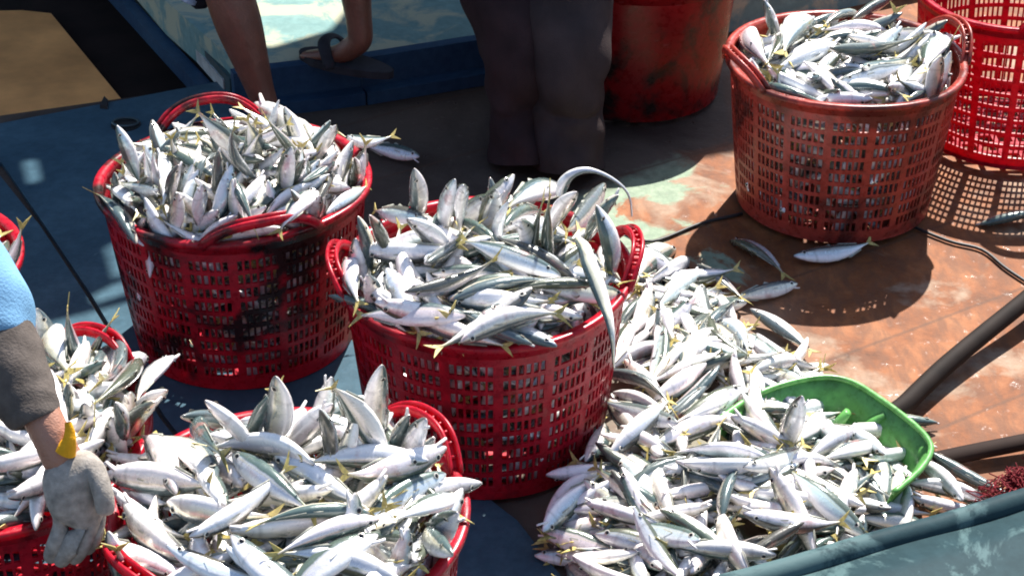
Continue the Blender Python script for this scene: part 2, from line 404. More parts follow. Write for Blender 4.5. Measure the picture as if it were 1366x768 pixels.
def lathe(prof, n=72):
    V = []; Fc = []
    for r, z in prof:
        for i in range(n): V.append((r * math.cos(2 * PI * i / n), r * math.sin(2 * PI * i / n), z))
    m = len(prof)
    for j in range(m):
        j2 = (j + 1) % m
        for i in range(n):
            i2 = (i + 1) % n; Fc.append((j * n + i, j * n + i2, j2 * n + i2, j2 * n + i))
    return V, Fc

WALLS = {}
def basket(c, label, mat, handles=(90, -90), H=.34, group='red fish baskets', z0=.010, arch_h=.045, spr=22, solid=False):
    rb_ = random.Random(label); ph1, ph2 = rb_.uniform(0, 6.28), rb_.uniform(0, 6.28)
    def warp(me):
        for v in me.vertices:
            a = math.atan2(v.co.y, v.co.x); k = 1 + (.010 * math.sin(2 * a + ph1) + .0035 * math.sin(5 * a + ph2)) * (v.co.z / .34); v.co.x *= k; v.co.y *= k
            v.co.z += .003 * math.sin(3 * a + ph2) * (v.co.z / .34) ** 2
    root = empty('fish_basket', (c[0], c[1], z0))
    V, Fc = basket_wall(H - .025, holed=not solid, rng=rb_)
    wm = bpy.data.meshes.new('basket_wall'); wm.from_pydata(V, [], Fc); wm.materials.append(mat); warp(wm); wm.update()
    o = bpy.data.objects.new('wall', wm); COL.objects.link(o); o.parent = root
    s = o.modifiers.new('s', 'SOLIDIFY'); s.thickness = .004; s.offset = 0
    z = H - z0
    V, Fc = lathe([(.233, z - .026), (.2395, z - .026), (.2405, z - .012), (.250, z - .010), (.2505, z - .001), (.247, z + .0015), (.2345, z), (.2325, z - .006)])
    ro = mesh('rim', V, Fc, mat, root, True); warp(ro.data)
    # base: ring and spokes
    b = MB(); V, Fc = lathe([(.196, .002), (.206, .002), (.206, .012), (.196, .012)], 48); b.add(V, Fc)
    for k in range(9):
        t = (k - 4) * .044; h = math.sqrt(.2 ** 2 - t * t)
        b.box((t, 0, .008), (.006, 0, 0), (0, h, 0), (0, 0, .003)); b.box((0, t, .0085), (h, 0, 0), (0, .006, 0), (0, 0, .003))
    b.build('bottom', mat, root)
    for hdeg in handles:
        hd_ = math.radians(hdeg); m = MB()
        n = 22; spread = math.radians(spr)
        out = []; inn = []
        for i in range(n + 1):
            u = i / n * 2 - 1
            arch = arch_h * (1 - abs(u) ** 2.6)
            a = hd_ + spread * u
            rr = .2445 + .012 * (1 - u * u)
            for lst, dr in ((out, .0075), (inn, -.0075)):
                lst.append(Vector(((rr + dr) * math.cos(a), (rr + dr) * math.sin(a), z - .004 + arch)))
        m.tube(out, .0038, 6, 2.4); m.tube(inn, .0038, 6, 2.4)
        for i in range(0, n + 1, 2):
            a_, b_ = out[i], inn[i]; m.tube([a_, b_], .003, 5, 1.0)
        # thin web under the arch rails
        for i in range(n):
            p, q = (out[i] + inn[i]) / 2, (out[i + 1] + inn[i + 1]) / 2
            dn = Vector((0, 0, -.006)); rad = Vector((p.x, p.y, 0)).normalized() * .0065
            m.add([p + dn - rad, p + dn + rad, q + dn + rad, q + dn - rad], [(0, 1, 2, 3)])
        ho = m.build('handle', mat, root, True); warp(ho.data)
    tag(root, label, 'basket', group)
    return root
RED = plastic('red_plastic', (.60, .012, .035), .5, .0, .45)
RED_A = plastic('red_plastic_grimy', (.55, .011, .032), .97, 1.3)
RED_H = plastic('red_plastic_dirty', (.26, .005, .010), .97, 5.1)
RED_G = plastic('crimson_plastic_clean', (.55, .008, .035), .04, 2.2, .5)
RED_D = plastic('faded_brick_red_plastic', (.46, .065, .045), .7, 4.0, .3)
BSK = {'A': (-0.507, 3.039), 'B': (-0.045, 2.712), 'C': (-0.307, 2.055), 'D': (0.69, 3.576), 'E': (-0.775, 2.235), 'F': (-1.075, 2.73), 'G': (1.142, 3.901), 'H': (0.291, 4.143)}
basket(BSK['A'], 'grimy red basket heaped with small fish, its arched handle raised against the blue deck panel', RED_A, (109, -71), arch_h=.046, spr=25)
basket(BSK['B'], 'red basket heaped with crosswise fish in the middle, beside the loose pile', RED, (5, 185))
basket(BSK['C'], 'overflowing red basket nearest the camera at the bottom, heaped with the largest fish', RED, (42, 222))
basket(BSK['D'], 'faded brick-red basket full of fish, standing alone in the sun at upper right', RED_D, (15, 199))
basket(BSK['E'], 'red basket of fish under the grey-gloved hand', RED, (56, 236))
basket(BSK['F'], 'red basket at the left edge mostly hidden behind the blue sleeve', RED, (100, 280))
basket(BSK['G'], 'empty crimson see-through basket at the right edge, behind the faded one', RED_G, (95, 275), H=.36)
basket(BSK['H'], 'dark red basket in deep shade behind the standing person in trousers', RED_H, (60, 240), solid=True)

# ------------------------------------------------------------------ fish
PROF = [(0, .011, .010), (.018, .026, .024), (.06, .047, .046), (.12, .067, .072), (.19, .083, .092), (.28, .096, .109), (.38, .102, .117), (.49, .100, .113), (.60, .088, .097), (.70, .068, .076), (.80, .045, .049), (.88, .026, .027), (.945, .016, .016), (1, .014, .014)]
def fish_arrays(by, bz, tw=0.0, jaw=0.0, NR=12, eyes=True, prof=PROF):
    """verts, faces, material index, dorsal value, length value. Nose at +x, back at +z."""
    V = []; Fc = []; MI = []; DV = []; LV = []
    def off(x):
        u = x + .1
        return by * (u * u - .08) + tw * x, bz * (u * u - .08)
    for t, hu, hl in prof:
        x = .5 - .88 * t; oy, oz = off(x)
        for k in range(NR):
            a = 2 * PI * k / NR; s, c = math.sin(a), math.cos(a)
            wdt = (hu + hl) / 2 * (.68 if t < .3 else .62)
            z = (hu if s > 0 else hl) * s; y = wdt * math.copysign(abs(c) ** .9, c)
            V.append((x, y + oy, z + oz)); DV.append((s + 1) / 2); LV.append(t)
    n = NR
    for i in range(len(prof) - 1):
        for k in range(n): Fc.append((i * n + k, (i + 1) * n + k, (i + 1) * n + (k + 1) % n, i * n + (k + 1) % n)); MI.append(0)
    Fc.append(tuple(range(n))); MI.append(0)
    def fin(pts, th=.004, mi=1):
        b = len(V)
        for (x, z) in pts:
            oy, oz = off(x); V.append((x, oy - th, z + oz)); DV.append(.5); LV.append(.9)
        for (x, z) in pts:
            oy, oz = off(x); V.append((x, oy + th, z + oz)); DV.append(.5); LV.append(.9)
        m = len(pts)
        Fc.append(tuple(range(b, b + m))); MI.append(mi); Fc.append(tuple(range(b + 2 * m - 1, b + m - 1, -1))); MI.append(mi)
        for i in range(m): j = (i + 1) % m; Fc.append((b + i, b + m + i, b + m + j, b + j)); MI.append(mi)
    fin([(-.36, .013), (-.41, .045), (-.49, .098), (-.45, .034), (-.425, .004), (-.395, 0)])
    fin([(-.395, 0), (-.425, -.004), (-.45, -.034), (-.49, -.098), (-.41, -.045), (-.36, -.013)])
    if eyes:
        fin([(.16, .088), (.08, .122), (.05, .095)], .003, 4); fin([(.0, .093), (-.03, .108), (-.24, .052), (-.24, .042)], .003, 4); fin([(-.04, -.100), (-.08, -.108), (-.25, -.054), (-.25, -.040)], .003, 4)
        for sy in (-1, 1):   # pectoral fins and eyes
            b = len(V); oy, oz = off(.22)
            for q in ((.23, sy * .062, -.004), (.13, sy * .080, .000), (.12, sy * .082, -.012), (.22, sy * .064, -.014)):
                V.append((q[0], q[1] + oy, q[2] + oz)); DV.append(.5); LV.append(.5)
            Fc.append((b, b + 1, b + 2, b + 3)); MI.append(4)
            oy, oz = off(.40)
            for rad, dep, mi in ((.027, .052, 2), (.0165, .057, 3)):
                b = len(V); V.append((.40, sy * (dep + .006) + oy, .016 + oz)); DV.append(.5); LV.append(.1)
                for k in range(9):
                    a = 2 * PI * k / 9; V.append((.40 + rad * math.cos(a), sy * (dep - .006) + oy, .016 + oz + rad * math.sin(a))); DV.append(.5); LV.append(.1)
                for k in range(9): Fc.append((b, b + 1 + k, b + 1 + (k + 1) % 9)[::(1 if sy > 0 else -1)]); MI.append(mi)
    if jaw:
        b = len(V); oy, oz = off(.45)
        for q in ((.40, -.028, -.03), (.40, .028, -.03), (.51, .010, -.03 - jaw), (.51, -.010, -.03 - jaw), (.40, -.02, -.045), (.40, .02, -.045), (.50, .008, -.045 - jaw), (.50, -.008, -.045 - jaw)):
            V.append((q[0], q[1] + oy, q[2] + oz)); DV.append(.2); LV.append(.03)
        for f in ((0, 1, 2, 3), (7, 6, 5, 4), (0, 3, 7, 4), (1, 5, 6, 2), (3, 2, 6, 7), (0, 4, 5, 1)): Fc.append(tuple(b + i for i in f)); MI.append(0)
    return V, Fc, MI, DV, LV
VARS = [(0.1, 0, 0, .03), (.38, .05, 0, 0), (-.38, -.08, 0, .045), (.68, .1, 0, 0), (-.2, .36, 0, 0), (.15, -.34, 0, .05)]
FM = []
for vi, (by, bz, tw, jw) in enumerate(VARS):
    V, Fc, MI, DV, LV = fish_arrays(by, bz, tw, jw)
    me = bpy.data.meshes.new('fish'); me.from_pydata(V, [], Fc)
    for m in (M['fish'], M['fin'], M['eyew'], M['eyeb'], M['finp']): me.materials.append(m)
    me.polygons.foreach_set('material_index', MI)
    me.polygons.foreach_set('use_smooth', [x != 1 for x in MI])
    for nm, arr in (('dv', DV), ('lv', LV)):
        at_ = me.attributes.new(nm, 'FLOAT', 'POINT'); at_.data.foreach_set('value', arr)
    me.update(); FM.append(me)

GROUPS = ['fish heaped in the grimy back left basket', 'fish heaped in the middle basket', 'fish heaped in the front basket', 'fish in the faded brick-red basket', 'fish in the basket under the glove', 'fish in the basket behind the blue sleeve', 'loose fish piled on the deck', 'single fish lying on the bare deck']
FISH = [
(-0.673,2.961,0.413,0.623,0.177,-0.756,0.093,0.138,1,0.78,0, 'silver-sided fish standing head up at left edge of raised-handle basket'),
(-0.516,2.981,0.46,-0.89,0.152,-0.412,-0.122,0.138,3,1.01,0, 'silver-sided fish standing tail up inside back part of raised-handle basket'),
(-0.342,3.056,0.389,0.412,-0.709,-0.086,-0.566,0.141,0,0.98,0, 'white-bellied fish standing head up at right edge of raised-handle basket'),
(-0.512,2.985,0.424,-0.212,-0.811,-0.189,0.512,0.141,5,0.82,0, 'silver-sided fish standing tail up in the centre of raised-handle basket'),
(-0.477,2.911,0.457,0.474,0.508,0.657,-0.293,0.155,3,0.9,0, 'dark-backed fish standing tail up in the centre of raised-handle basket'),
(-0.467,2.996,0.404,-0.522,0.163,-0.758,-0.356,0.143,4,0.88,0, 'white-bellied fish standing tail up in the centre of raised-handle basket'),
(-0.459,3.01,0.431,-0.758,0.002,-0.595,-0.268,0.138,1,0.95,0, 'silver-sided fish standing tail up inside back right part of raised-handle basket'),
(-0.407,3.002,0.435,-0.612,-0.584,-0.486,0.219,0.148,0,0.99,0, 'dark-backed fish standing tail up inside back right part of raised-handle basket'),
(-0.59,2.883,0.395,0.662,0.354,-0.642,0.153,0.138,2,0.77,0, 'silver-sided fish standing head up inside front left part of raised-handle basket'),
(-0.565,2.876,0.357,0.099,0.73,0.311,0.601,0.154,4,0.75,0, 'silver-sided fish pointing away inside front left part of raised-handle basket, right of two'),
(-0.534,2.826,0.387,-0.484,0.577,0.189,0.631,0.148,0,1.01,0, 'white-bellied fish standing head up inside front part of raised-handle basket'),
(-0.677,2.914,0.362,0.337,0.388,0.609,0.604,0.146,2,0.88,0, 'silver-sided fish pointing upper left at front left edge of raised-handle basket'),
(-0.596,2.846,0.313,-0.428,0.131,0.88,0.162,0.168,3,0.98,0, 'white-bellied fish pointing upper left at front left edge of raised-handle basket'),
(-0.661,2.942,0.371,-0.84,0.413,-0.061,0.346,0.146,2,0.74,0, 'silver-sided fish pointing right at front left edge of raised-handle basket'),
(-0.466,2.874,0.377,-0.073,-0.892,-0.403,-0.194,0.142,2,0.88,0, 'silver-sided fish pointing upper right inside front part of raised-handle basket, right of two'),
(-0.394,2.914,0.396,-0.694,0.006,0.711,0.118,0.144,5,0.97,0, 'silver-sided fish standing head up inside right part of raised-handle basket'),
(-0.403,2.875,0.371,0.12,-0.869,-0.475,-0.073,0.151,1,0.81,0, 'white-bellied fish pointing upper right inside front right part of raised-handle basket, left of two'),
(-0.393,2.943,0.375,0.66,0.542,-0.505,0.124,0.154,0,1.04,0, 'dark-backed fish standing head up inside right part of raised-handle basket'),
(-0.556,2.966,0.402,0.309,-0.278,-0.669,0.616,0.159,4,1.03,0, 'silver-sided fish pointing upper left in the centre of raised-handle basket'),
(-0.517,2.898,0.397,-0.501,-0.601,0.498,-0.375,0.159,0,0.75,0, 'dark-backed fish standing head up in the centre of raised-handle basket'),
(-0.382,2.899,0.348,-0.057,0.845,0.445,0.29,0.168,3,0.75,0, 'white-bellied fish pointing upper right inside front right part of raised-handle basket, right of two'),
(-0.587,2.843,0.349,0.788,-0.19,-0.556,-0.185,0.155,2,0.91,0, 'silver-sided fish pointing away at front left edge of raised-handle basket'),
(-0.524,2.832,0.326,0.368,-0.805,-0.172,-0.432,0.152,1,1.04,0, 'white-bellied fish pointing upper right at front edge of raised-handle basket, left of two'),
(-0.471,2.848,0.347,0.53,-0.278,-0.774,-0.208,0.164,5,0.86,0, 'white-bellied fish pointing away inside front part of raised-handle basket'),
(-0.623,2.937,0.397,-0.466,0.548,-0.313,-0.62,0.141,2,0.81,0, 'white-bellied fish standing tail up inside left part of raised-handle basket, right of two'),
(-0.648,2.977,0.387,-0.482,0.516,-0.282,-0.649,0.14,5,0.88,0, 'white-bellied fish standing tail up inside left part of raised-handle basket, left of two'),
(-0.605,3.008,0.398,0.073,-0.688,-0.253,0.677,0.139,2,0.75,0, 'silver-sided fish standing tail up inside left part of raised-handle basket'),
(-0.488,3.053,0.407,-0.826,-0.459,0.188,0.267,0.154,0,0.81,0, 'dark-backed fish pointing right in the centre of raised-handle basket'),
(-0.607,2.916,0.396,-0.168,-0.666,-0.631,-0.361,0.165,2,0.88,0, 'silver-sided fish pointing away inside front left part of raised-handle basket, left of two'),
(-0.344,2.95,0.364,-0.082,0.974,0.195,-0.083,0.134,4,0.9,0, 'white-bellied fish pointing right at front right edge of raised-handle basket'),
(-0.347,2.877,0.341,0.201,-0.763,0.055,-0.612,0.137,0,0.81,0, 'silver-sided fish standing head up at front right edge of raised-handle basket'),
(-0.364,2.957,0.391,0.72,-0.008,0.674,0.164,0.158,4,0.81,0, 'silver-sided fish standing tail up inside right part of raised-handle basket'),
(-0.313,3.004,0.345,0.264,0.699,0.459,0.482,0.162,3,0.81,0, 'silver-sided fish pointing away at right edge of raised-handle basket'),
(-0.35,2.948,0.391,-0.755,-0.474,-0.249,-0.378,0.145,5,0.89,0, 'dark-backed fish pointing upper right inside right part of raised-handle basket'),
(-0.284,3.068,0.348,-0.15,0.564,0.049,-0.811,0.156,4,0.83,0, 'silver-sided fish standing tail up at right edge of raised-handle basket'),
(-0.338,2.917,0.367,0.775,0.246,0.043,0.58,0.155,5,0.75,0, 'dark-backed fish pointing upper right at front right edge of raised-handle basket'),
(-0.37,2.84,0.383,-0.683,0.506,0.426,-0.311,0.147,3,1.01,0, 'silver-sided fish pointing upper right at front right edge of raised-handle basket'),
(-0.163,2.837,0.391,0.656,0.347,-0.67,0.028,0.172,1,0.92,1, 'silver-sided fish standing head up at back left edge of middle basket'),
(-0.113,2.791,0.393,-0.682,0.241,0.486,0.49,0.19,1,0.95,1, 'white-bellied fish standing head up inside back left part of middle basket'),
(-0.084,2.726,0.44,0.531,-0.491,-0.251,-0.643,0.19,5,0.8,1, 'white-bellied fish standing head up inside back part of middle basket, leftmost of three'),
(-0.083,2.804,0.372,-0.772,0.315,0.428,0.349,0.192,5,1.06,1, 'white-bellied fish standing head up inside back part of middle basket, second from left'),
(-0.044,2.77,0.392,-0.781,0.087,0.598,0.158,0.17,2,1.02,1, 'silver-sided fish standing head up inside back part of middle basket'),
(0.077,2.751,0.415,-0.207,0.766,-0.094,0.601,0.187,1,0.78,1, 'silver-sided fish standing head up at back right edge of middle basket'),
(0.121,2.842,0.369,0.782,-0.179,0.002,0.597,0.268,4,0.85,1, 'silver-sided fish pointing upper right at back right edge of middle basket, right of two'),
(0.138,2.759,0.391,0.54,0.563,-0.569,0.259,0.184,2,0.97,1, 'dark-backed fish standing head up at back right edge of middle basket'),
(0.159,2.68,0.382,-0.659,-0.264,0.669,-0.22,0.171,3,0.97,1, 'dark-backed fish standing head up at right edge of middle basket'),
(0.059,2.681,0.427,-0.432,-0.555,-0.568,0.427,0.196,5,1.04,1, 'dark-backed fish standing tail up inside back right part of middle basket, right of two'),
(0.037,2.691,0.41,0.429,0.482,0.569,-0.511,0.181,5,0.88,1, 'dark-backed fish standing tail up inside back right part of middle basket, left of two'),
(0.033,2.691,0.388,-0.367,0.532,0.244,0.722,0.17,5,1.01,1, 'white-bellied fish standing head up inside back right part of middle basket'),
(-0.123,2.69,0.392,-0.551,-0.152,0.82,0.014,0.181,4,0.95,1, 'silver-sided fish standing head up inside back left part of middle basket'),
(-0.204,2.851,0.367,0.81,-0.336,-0.01,-0.481,0.177,1,0.84,1, 'silver-sided fish pointing right at back left edge of middle basket'),
(-0.212,2.698,0.372,0.335,0.615,-0.492,0.517,0.199,1,0.93,1, 'dark-backed fish standing head up at left edge of middle basket, right of two'),
(-0.242,2.699,0.355,0.534,0.507,-0.536,0.413,0.189,1,1.02,1, 'dark-backed fish standing head up at left edge of middle basket, left of two'),
(-0.159,2.672,0.394,-0.109,-0.052,-0.987,0.104,0.178,5,1.01,1, 'silver-sided fish pointing left inside left part of middle basket'),
(-0.193,2.733,0.354,0.021,0.899,-0.163,0.406,0.21,3,0.9,1, 'silver-sided fish pointing upper right inside left part of middle basket'),
(0.002,2.613,0.39,0.243,-0.326,-0.878,0.251,0.194,1,0.93,1, 'silver-sided fish pointing upper left inside front right part of middle basket'),
(-0.041,2.601,0.39,-0.064,-0.08,-0.269,-0.958,0.172,5,0.75,1, 'silver-sided fish pointing left in the centre of middle basket'),
(-0.013,2.579,0.39,-0.002,-0.065,0.503,-0.862,0.177,3,0.82,1, 'dark-backed fish pointing left inside front part of middle basket, left of two'),
(-0.007,2.557,0.4,-0.089,0.082,-0.529,0.84,0.192,1,1.0,1, 'dark-backed fish pointing left inside front part of middle basket, right of two'),
(0.051,2.562,0.395,-0.839,-0.514,-0.121,-0.132,0.164,4,0.87,1, 'dark-backed fish pointing right inside front right part of middle basket'),
(0.021,2.538,0.363,-0.156,-0.986,0.022,0.048,0.183,0,0.8,1, 'silver-sided fish pointing right at front right edge of middle basket, left of two'),
(-0.165,2.538,0.351,0.155,-0.347,-0.909,0.172,0.173,2,0.92,1, 'silver-sided fish pointing upper left at front left edge of middle basket, left of two'),
(-0.164,2.597,0.374,-0.196,0.535,0.815,-0.106,0.197,1,0.96,1, 'white-bellied fish pointing upper left inside front left part of middle basket'),
(-0.12,2.534,0.369,0.046,-0.506,-0.832,-0.22,0.182,4,0.96,1, 'white-bellied fish pointing upper left at front left edge of middle basket'),
(-0.076,2.481,0.356,0.099,-0.124,-0.981,0.113,0.173,1,0.86,1, 'silver-sided fish pointing left at front edge of middle basket, left of two'),
(-0.013,2.496,0.348,0.584,0.811,-0.025,-0.023,0.17,4,0.88,1, 'dark-backed fish pointing right at front edge of middle basket'),
(-0.221,2.603,0.321,0.293,-0.641,-0.165,-0.691,0.189,5,0.9,1, 'silver-sided fish standing head up at front left edge of middle basket'),
(-0.253,2.694,0.311,-0.66,0.105,0.69,0.279,0.195,1,0.99,1, 'white-bellied fish standing head up at left edge of middle basket'),
(0.024,2.82,0.38,0.498,-0.126,-0.155,-0.844,0.186,5,0.91,1, 'silver-sided fish pointing left inside back right part of middle basket'),
(-0.017,2.732,0.387,0.449,-0.447,-0.35,-0.691,0.175,3,0.87,1, 'white-bellied fish standing head up inside back part of middle basket, rightmost of three'),
(0.05,2.722,0.388,0.133,-0.247,0.505,-0.816,0.2,5,0.9,1, 'dark-backed fish pointing left inside back right part of middle basket'),
(0.558,3.694,0.339,-0.493,-0.325,0.746,-0.31,0.173,0,0.75,3, 'dark-backed fish standing head up at back left edge of faded brick-red basket'),
(0.62,3.756,0.318,0.963,0.063,-0.086,0.248,0.194,0,0.75,3, 'dark-backed fish pointing upper right inside back left part of faded brick-red basket'),
(0.704,3.771,0.344,-0.784,-0.419,-0.253,-0.381,0.174,2,0.97,3, 'silver-sided fish pointing upper right inside back part of faded brick-red basket, left of two'),
(0.768,3.804,0.343,-0.848,-0.258,-0.163,-0.433,0.198,4,1.05,3, 'silver-sided fish pointing upper right inside back part of faded brick-red basket, right of two'),
(0.847,3.438,0.331,0.083,-0.682,0.02,-0.726,0.172,1,0.93,3, 'silver-sided fish standing head up at front right edge of faded brick-red basket'),
(0.777,3.538,0.339,-0.301,-0.112,0.366,0.873,0.218,3,0.87,3, 'silver-sided fish pointing left inside front right part of faded brick-red basket, right of two'),
(0.746,3.485,0.347,0.239,0.076,-0.301,-0.92,0.211,0,0.79,3, 'silver-sided fish pointing left inside front right part of faded brick-red basket, left of two'),
(0.795,3.436,0.324,-0.21,-0.871,-0.397,-0.2,0.184,5,0.9,3, 'silver-sided fish pointing upper right at front right edge of faded brick-red basket, right of two'),
(0.649,3.436,0.329,-0.187,-0.525,-0.594,-0.58,0.185,2,1.05,3, 'white-bellied fish pointing upper left inside front part of faded brick-red basket'),
(0.601,3.436,0.324,-0.013,0.231,0.951,0.204,0.193,5,0.99,3, 'white-bellied fish pointing left at front left edge of faded brick-red basket'),
(0.539,3.613,0.332,0.035,-0.484,0.868,-0.1,0.167,1,0.91,3, 'silver-sided fish pointing lower left at left edge of faded brick-red basket'),
(0.541,3.58,0.35,-0.784,-0.251,-0.168,-0.542,0.191,5,1.02,3, 'silver-sided fish pointing upper right inside left part of faded brick-red basket'),
(0.573,3.684,0.325,0.04,0.319,-0.946,0.048,0.192,1,0.81,3, 'silver-sided fish pointing left inside left part of faded brick-red basket'),
(0.82,3.687,0.338,0.832,-0.478,0.022,-0.28,0.196,0,0.9,3, 'white-bellied fish pointing right inside right part of faded brick-red basket'),
(0.756,3.636,0.324,0.171,0.928,0.304,0.127,0.185,5,1.04,3, 'silver-sided fish pointing upper right inside right part of faded brick-red basket'),
(0.622,3.401,0.314,0.069,0.979,-0.151,0.122,0.197,0,0.92,3, 'silver-sided fish pointing right at front edge of faded brick-red basket'),
(0.704,3.524,0.326,-0.047,0.142,-0.618,0.771,0.194,1,0.89,3, 'dark-backed fish pointing left inside front part of faded brick-red basket'),
(0.781,3.627,0.335,0.232,0.229,-0.94,-0.099,0.199,1,0.83,3, 'silver-sided fish pointing left in the centre of faded brick-red basket'),
(0.372,3.069,0.034,-0.422,-0.471,-0.479,-0.61,0.17,4,0.92,6, 'silver-sided fish pointing upper left at the upper tip of the pile'),
(0.417,3.188,0.027,0.443,-0.228,-0.429,0.754,0.169,0,1.05,6, 'dark-backed fish pointing upper left at the upper tip of the pile'),
(0.464,2.962,0.028,0.63,-0.468,0.221,-0.579,0.197,1,0.74,6, 'silver-sided fish pointing lower right on the pile just above the scoop'),
(0.458,2.829,0.061,0.101,0.921,0.369,-0.074,0.173,0,0.99,6, 'silver-sided fish pointing right on the pile just above the scoop'),
(0.342,2.956,0.05,-0.307,-0.576,-0.671,-0.351,0.169,5,1.0,6, 'white-bellied fish pointing upper left on the pile just above the scoop, left of two'),
(0.209,3.019,0.031,0.786,0.256,0.001,0.563,0.197,2,1.02,6, 'dark-backed fish pointing upper right at the upper tip of the pile'),
(0.24,3.022,0.034,0.239,0.801,0.459,0.302,0.19,5,0.98,6, 'silver-sided fish pointing upper right at the upper tip of the pile, leftmost of four'),
(0.246,3.007,0.039,-0.215,-0.392,0.882,0.15,0.187,2,1.0,6, 'white-bellied fish pointing left in the pile against the middle basket'),
(0.217,2.84,0.076,0.091,-0.898,-0.427,0.055,0.192,3,0.91,6, 'white-bellied fish pointing upper right in the pile against the middle basket'),
(0.257,2.793,0.093,0.713,0.375,0.317,0.5,0.191,3,0.92,6, 'silver-sided fish pointing upper right in the pile against the middle basket'),
(0.306,2.694,0.095,-0.843,-0.406,-0.103,-0.337,0.172,1,0.88,6, 'dark-backed fish pointing upper right on the pile just above the scoop'),
(0.269,2.641,0.085,0.83,0.453,0.035,0.323,0.195,5,0.76,6, 'dark-backed fish pointing upper right in the middle of the pile'),
(0.33,2.657,0.094,0.828,-0.46,-0.196,0.255,0.183,0,1.02,6, 'silver-sided fish pointing upper right in the middle of the pile, right of two'),
(0.305,2.62,0.099,-0.256,0.933,0.251,-0.002,0.173,4,0.92,6, 'white-bellied fish pointing upper right in the middle of the pile'),
(0.426,2.596,0.072,-0.094,-0.037,0.403,-0.91,0.172,2,0.8,6, 'dark-backed fish pointing left in or over the green scoop'),
(0.456,2.564,0.074,0.206,-0.247,-0.947,0.012,0.206,2,0.9,6, 'white-bellied fish pointing upper left in or over the green scoop, right of two'),
(0.237,2.63,0.108,0.023,-0.411,-0.905,-0.103,0.173,4,0.9,6, 'white-bellied fish pointing upper left in the pile against the middle basket'),
(0.211,2.622,0.111,-0.85,0.426,-0.097,0.296,0.182,2,0.85,6, 'silver-sided fish pointing right in the pile against the middle basket'),
(0.149,2.608,0.069,-0.356,0.564,-0.55,0.502,0.19,5,0.85,6, 'silver-sided fish pointing downward in the lower left of the pile'),
(0.402,2.723,0.08,0.155,-0.604,-0.78,0.059,0.173,5,0.91,6, 'white-bellied fish pointing upper left on the pile just above the scoop, right of two'),
(0.243,2.707,0.094,0.186,-0.512,-0.808,0.224,0.171,2,0.94,6, 'silver-sided fish pointing upper left in the pile against the middle basket, right of two'),
(0.465,2.574,0.102,-0.72,0.127,0.589,0.344,0.198,0,0.94,6, 'silver-sided fish standing head up in or over the green scoop'),
(0.505,2.693,0.055,-0.134,-0.909,-0.394,0.021,0.176,4,0.89,6, 'silver-sided fish pointing upper right in or over the green scoop, second from left'),
(0.599,2.468,0.042,-0.599,-0.214,-0.101,-0.765,0.173,5,0.75,6, 'dark-backed fish pointing upper left beside the grey-green panel'),
(0.352,2.305,0.061,-0.86,-0.411,-0.079,-0.291,0.185,2,0.81,6, 'dark-backed fish pointing upper right beside the grey-green panel, leftmost of four'),
(0.425,2.314,0.043,-0.891,-0.177,0.085,-0.41,0.189,0,0.8,6, 'dark-backed fish pointing upper right beside the grey-green panel, third from left'),
(0.455,2.315,0.035,-0.864,-0.312,0.011,-0.395,0.188,2,0.93,6, 'dark-backed fish pointing upper right beside the grey-green panel, rightmost of four'),
(0.535,2.411,0.071,0.145,0.796,0.57,0.145,0.191,0,1.02,6, 'white-bellied fish pointing away beside the grey-green panel, right of two'),
(0.454,2.349,0.082,0.317,-0.494,-0.807,0.064,0.204,2,1.0,6, 'white-bellied fish pointing upper left beside the grey-green panel, second from left'),
(0.117,2.473,0.064,0.131,-0.254,0.933,-0.216,0.177,4,1.0,6, 'silver-sided fish pointing lower left at the left end of the pile, right of two'),
(0.127,2.34,0.049,-0.17,-0.115,-0.447,-0.871,0.174,0,1.0,6, 'silver-sided fish pointing left at the left end of the pile'),
(0.113,2.325,0.043,-0.583,0.729,-0.135,0.331,0.198,4,0.82,6, 'white-bellied fish pointing right at the left end of the pile'),
(0.207,2.424,0.087,0.347,-0.544,-0.71,0.282,0.171,4,1.01,6, 'silver-sided fish pointing away in the lower left of the pile, left of two'),
(0.242,2.413,0.09,-0.267,0.528,0.778,-0.214,0.188,3,0.96,6, 'silver-sided fish pointing upper left in the lower left of the pile, right of two'),
(0.227,2.363,0.086,-0.083,0.992,0.033,0.09,0.182,5,0.77,6, 'white-bellied fish pointing right in the middle of the pile'),
(0.317,2.43,0.092,0.052,0.215,-0.975,0.014,0.17,0,0.75,6, 'white-bellied fish pointing left in the middle of the pile'),
(0.365,2.45,0.095,0.181,0.107,-0.974,0.086,0.2,3,0.74,6, 'silver-sided fish pointing left in the middle of the pile, right of two'),
(0.368,2.454,0.124,0.12,0.271,-0.948,-0.116,0.186,3,0.98,6, 'white-bellied fish pointing left in or over the green scoop, left of two'),
(0.43,2.39,0.077,0.081,0.14,-0.974,0.156,0.186,3,0.82,6, 'silver-sided fish pointing left beside the grey-green panel, leftmost of three'),
(0.306,2.199,0.048,0.156,0.783,0.508,0.323,0.19,4,0.78,6, 'white-bellied fish pointing away beside the grey-green panel, left of two'),
(0.102,2.404,0.046,0.057,0.869,0.39,0.298,0.192,3,0.94,6, 'white-bellied fish pointing upper right at the left end of the pile'),
(0.755,2.511,0.016,0.193,-0.091,-0.977,-0.013,0.185,4,0.85,6, 'white-bellied fish pointing upper left beside the grey-green panel, rightmost of three'),
(0.74,2.476,0.016,0.147,0.158,-0.976,0.038,0.198,5,0.76,6, 'silver-sided fish pointing left beside the grey-green panel, rightmost of three'),
(0.579,2.613,0.066,0.272,0.88,-0.383,-0.07,0.172,3,0.79,6, 'silver-sided fish pointing lower right in or over the green scoop, right of two'),
(-0.28,3.783,0.02,0.913,-0.344,0.076,-0.205,0.177,2,0.91,7, 'violet-grey fish in shade on the dark boards right of the raised-handle basket'),
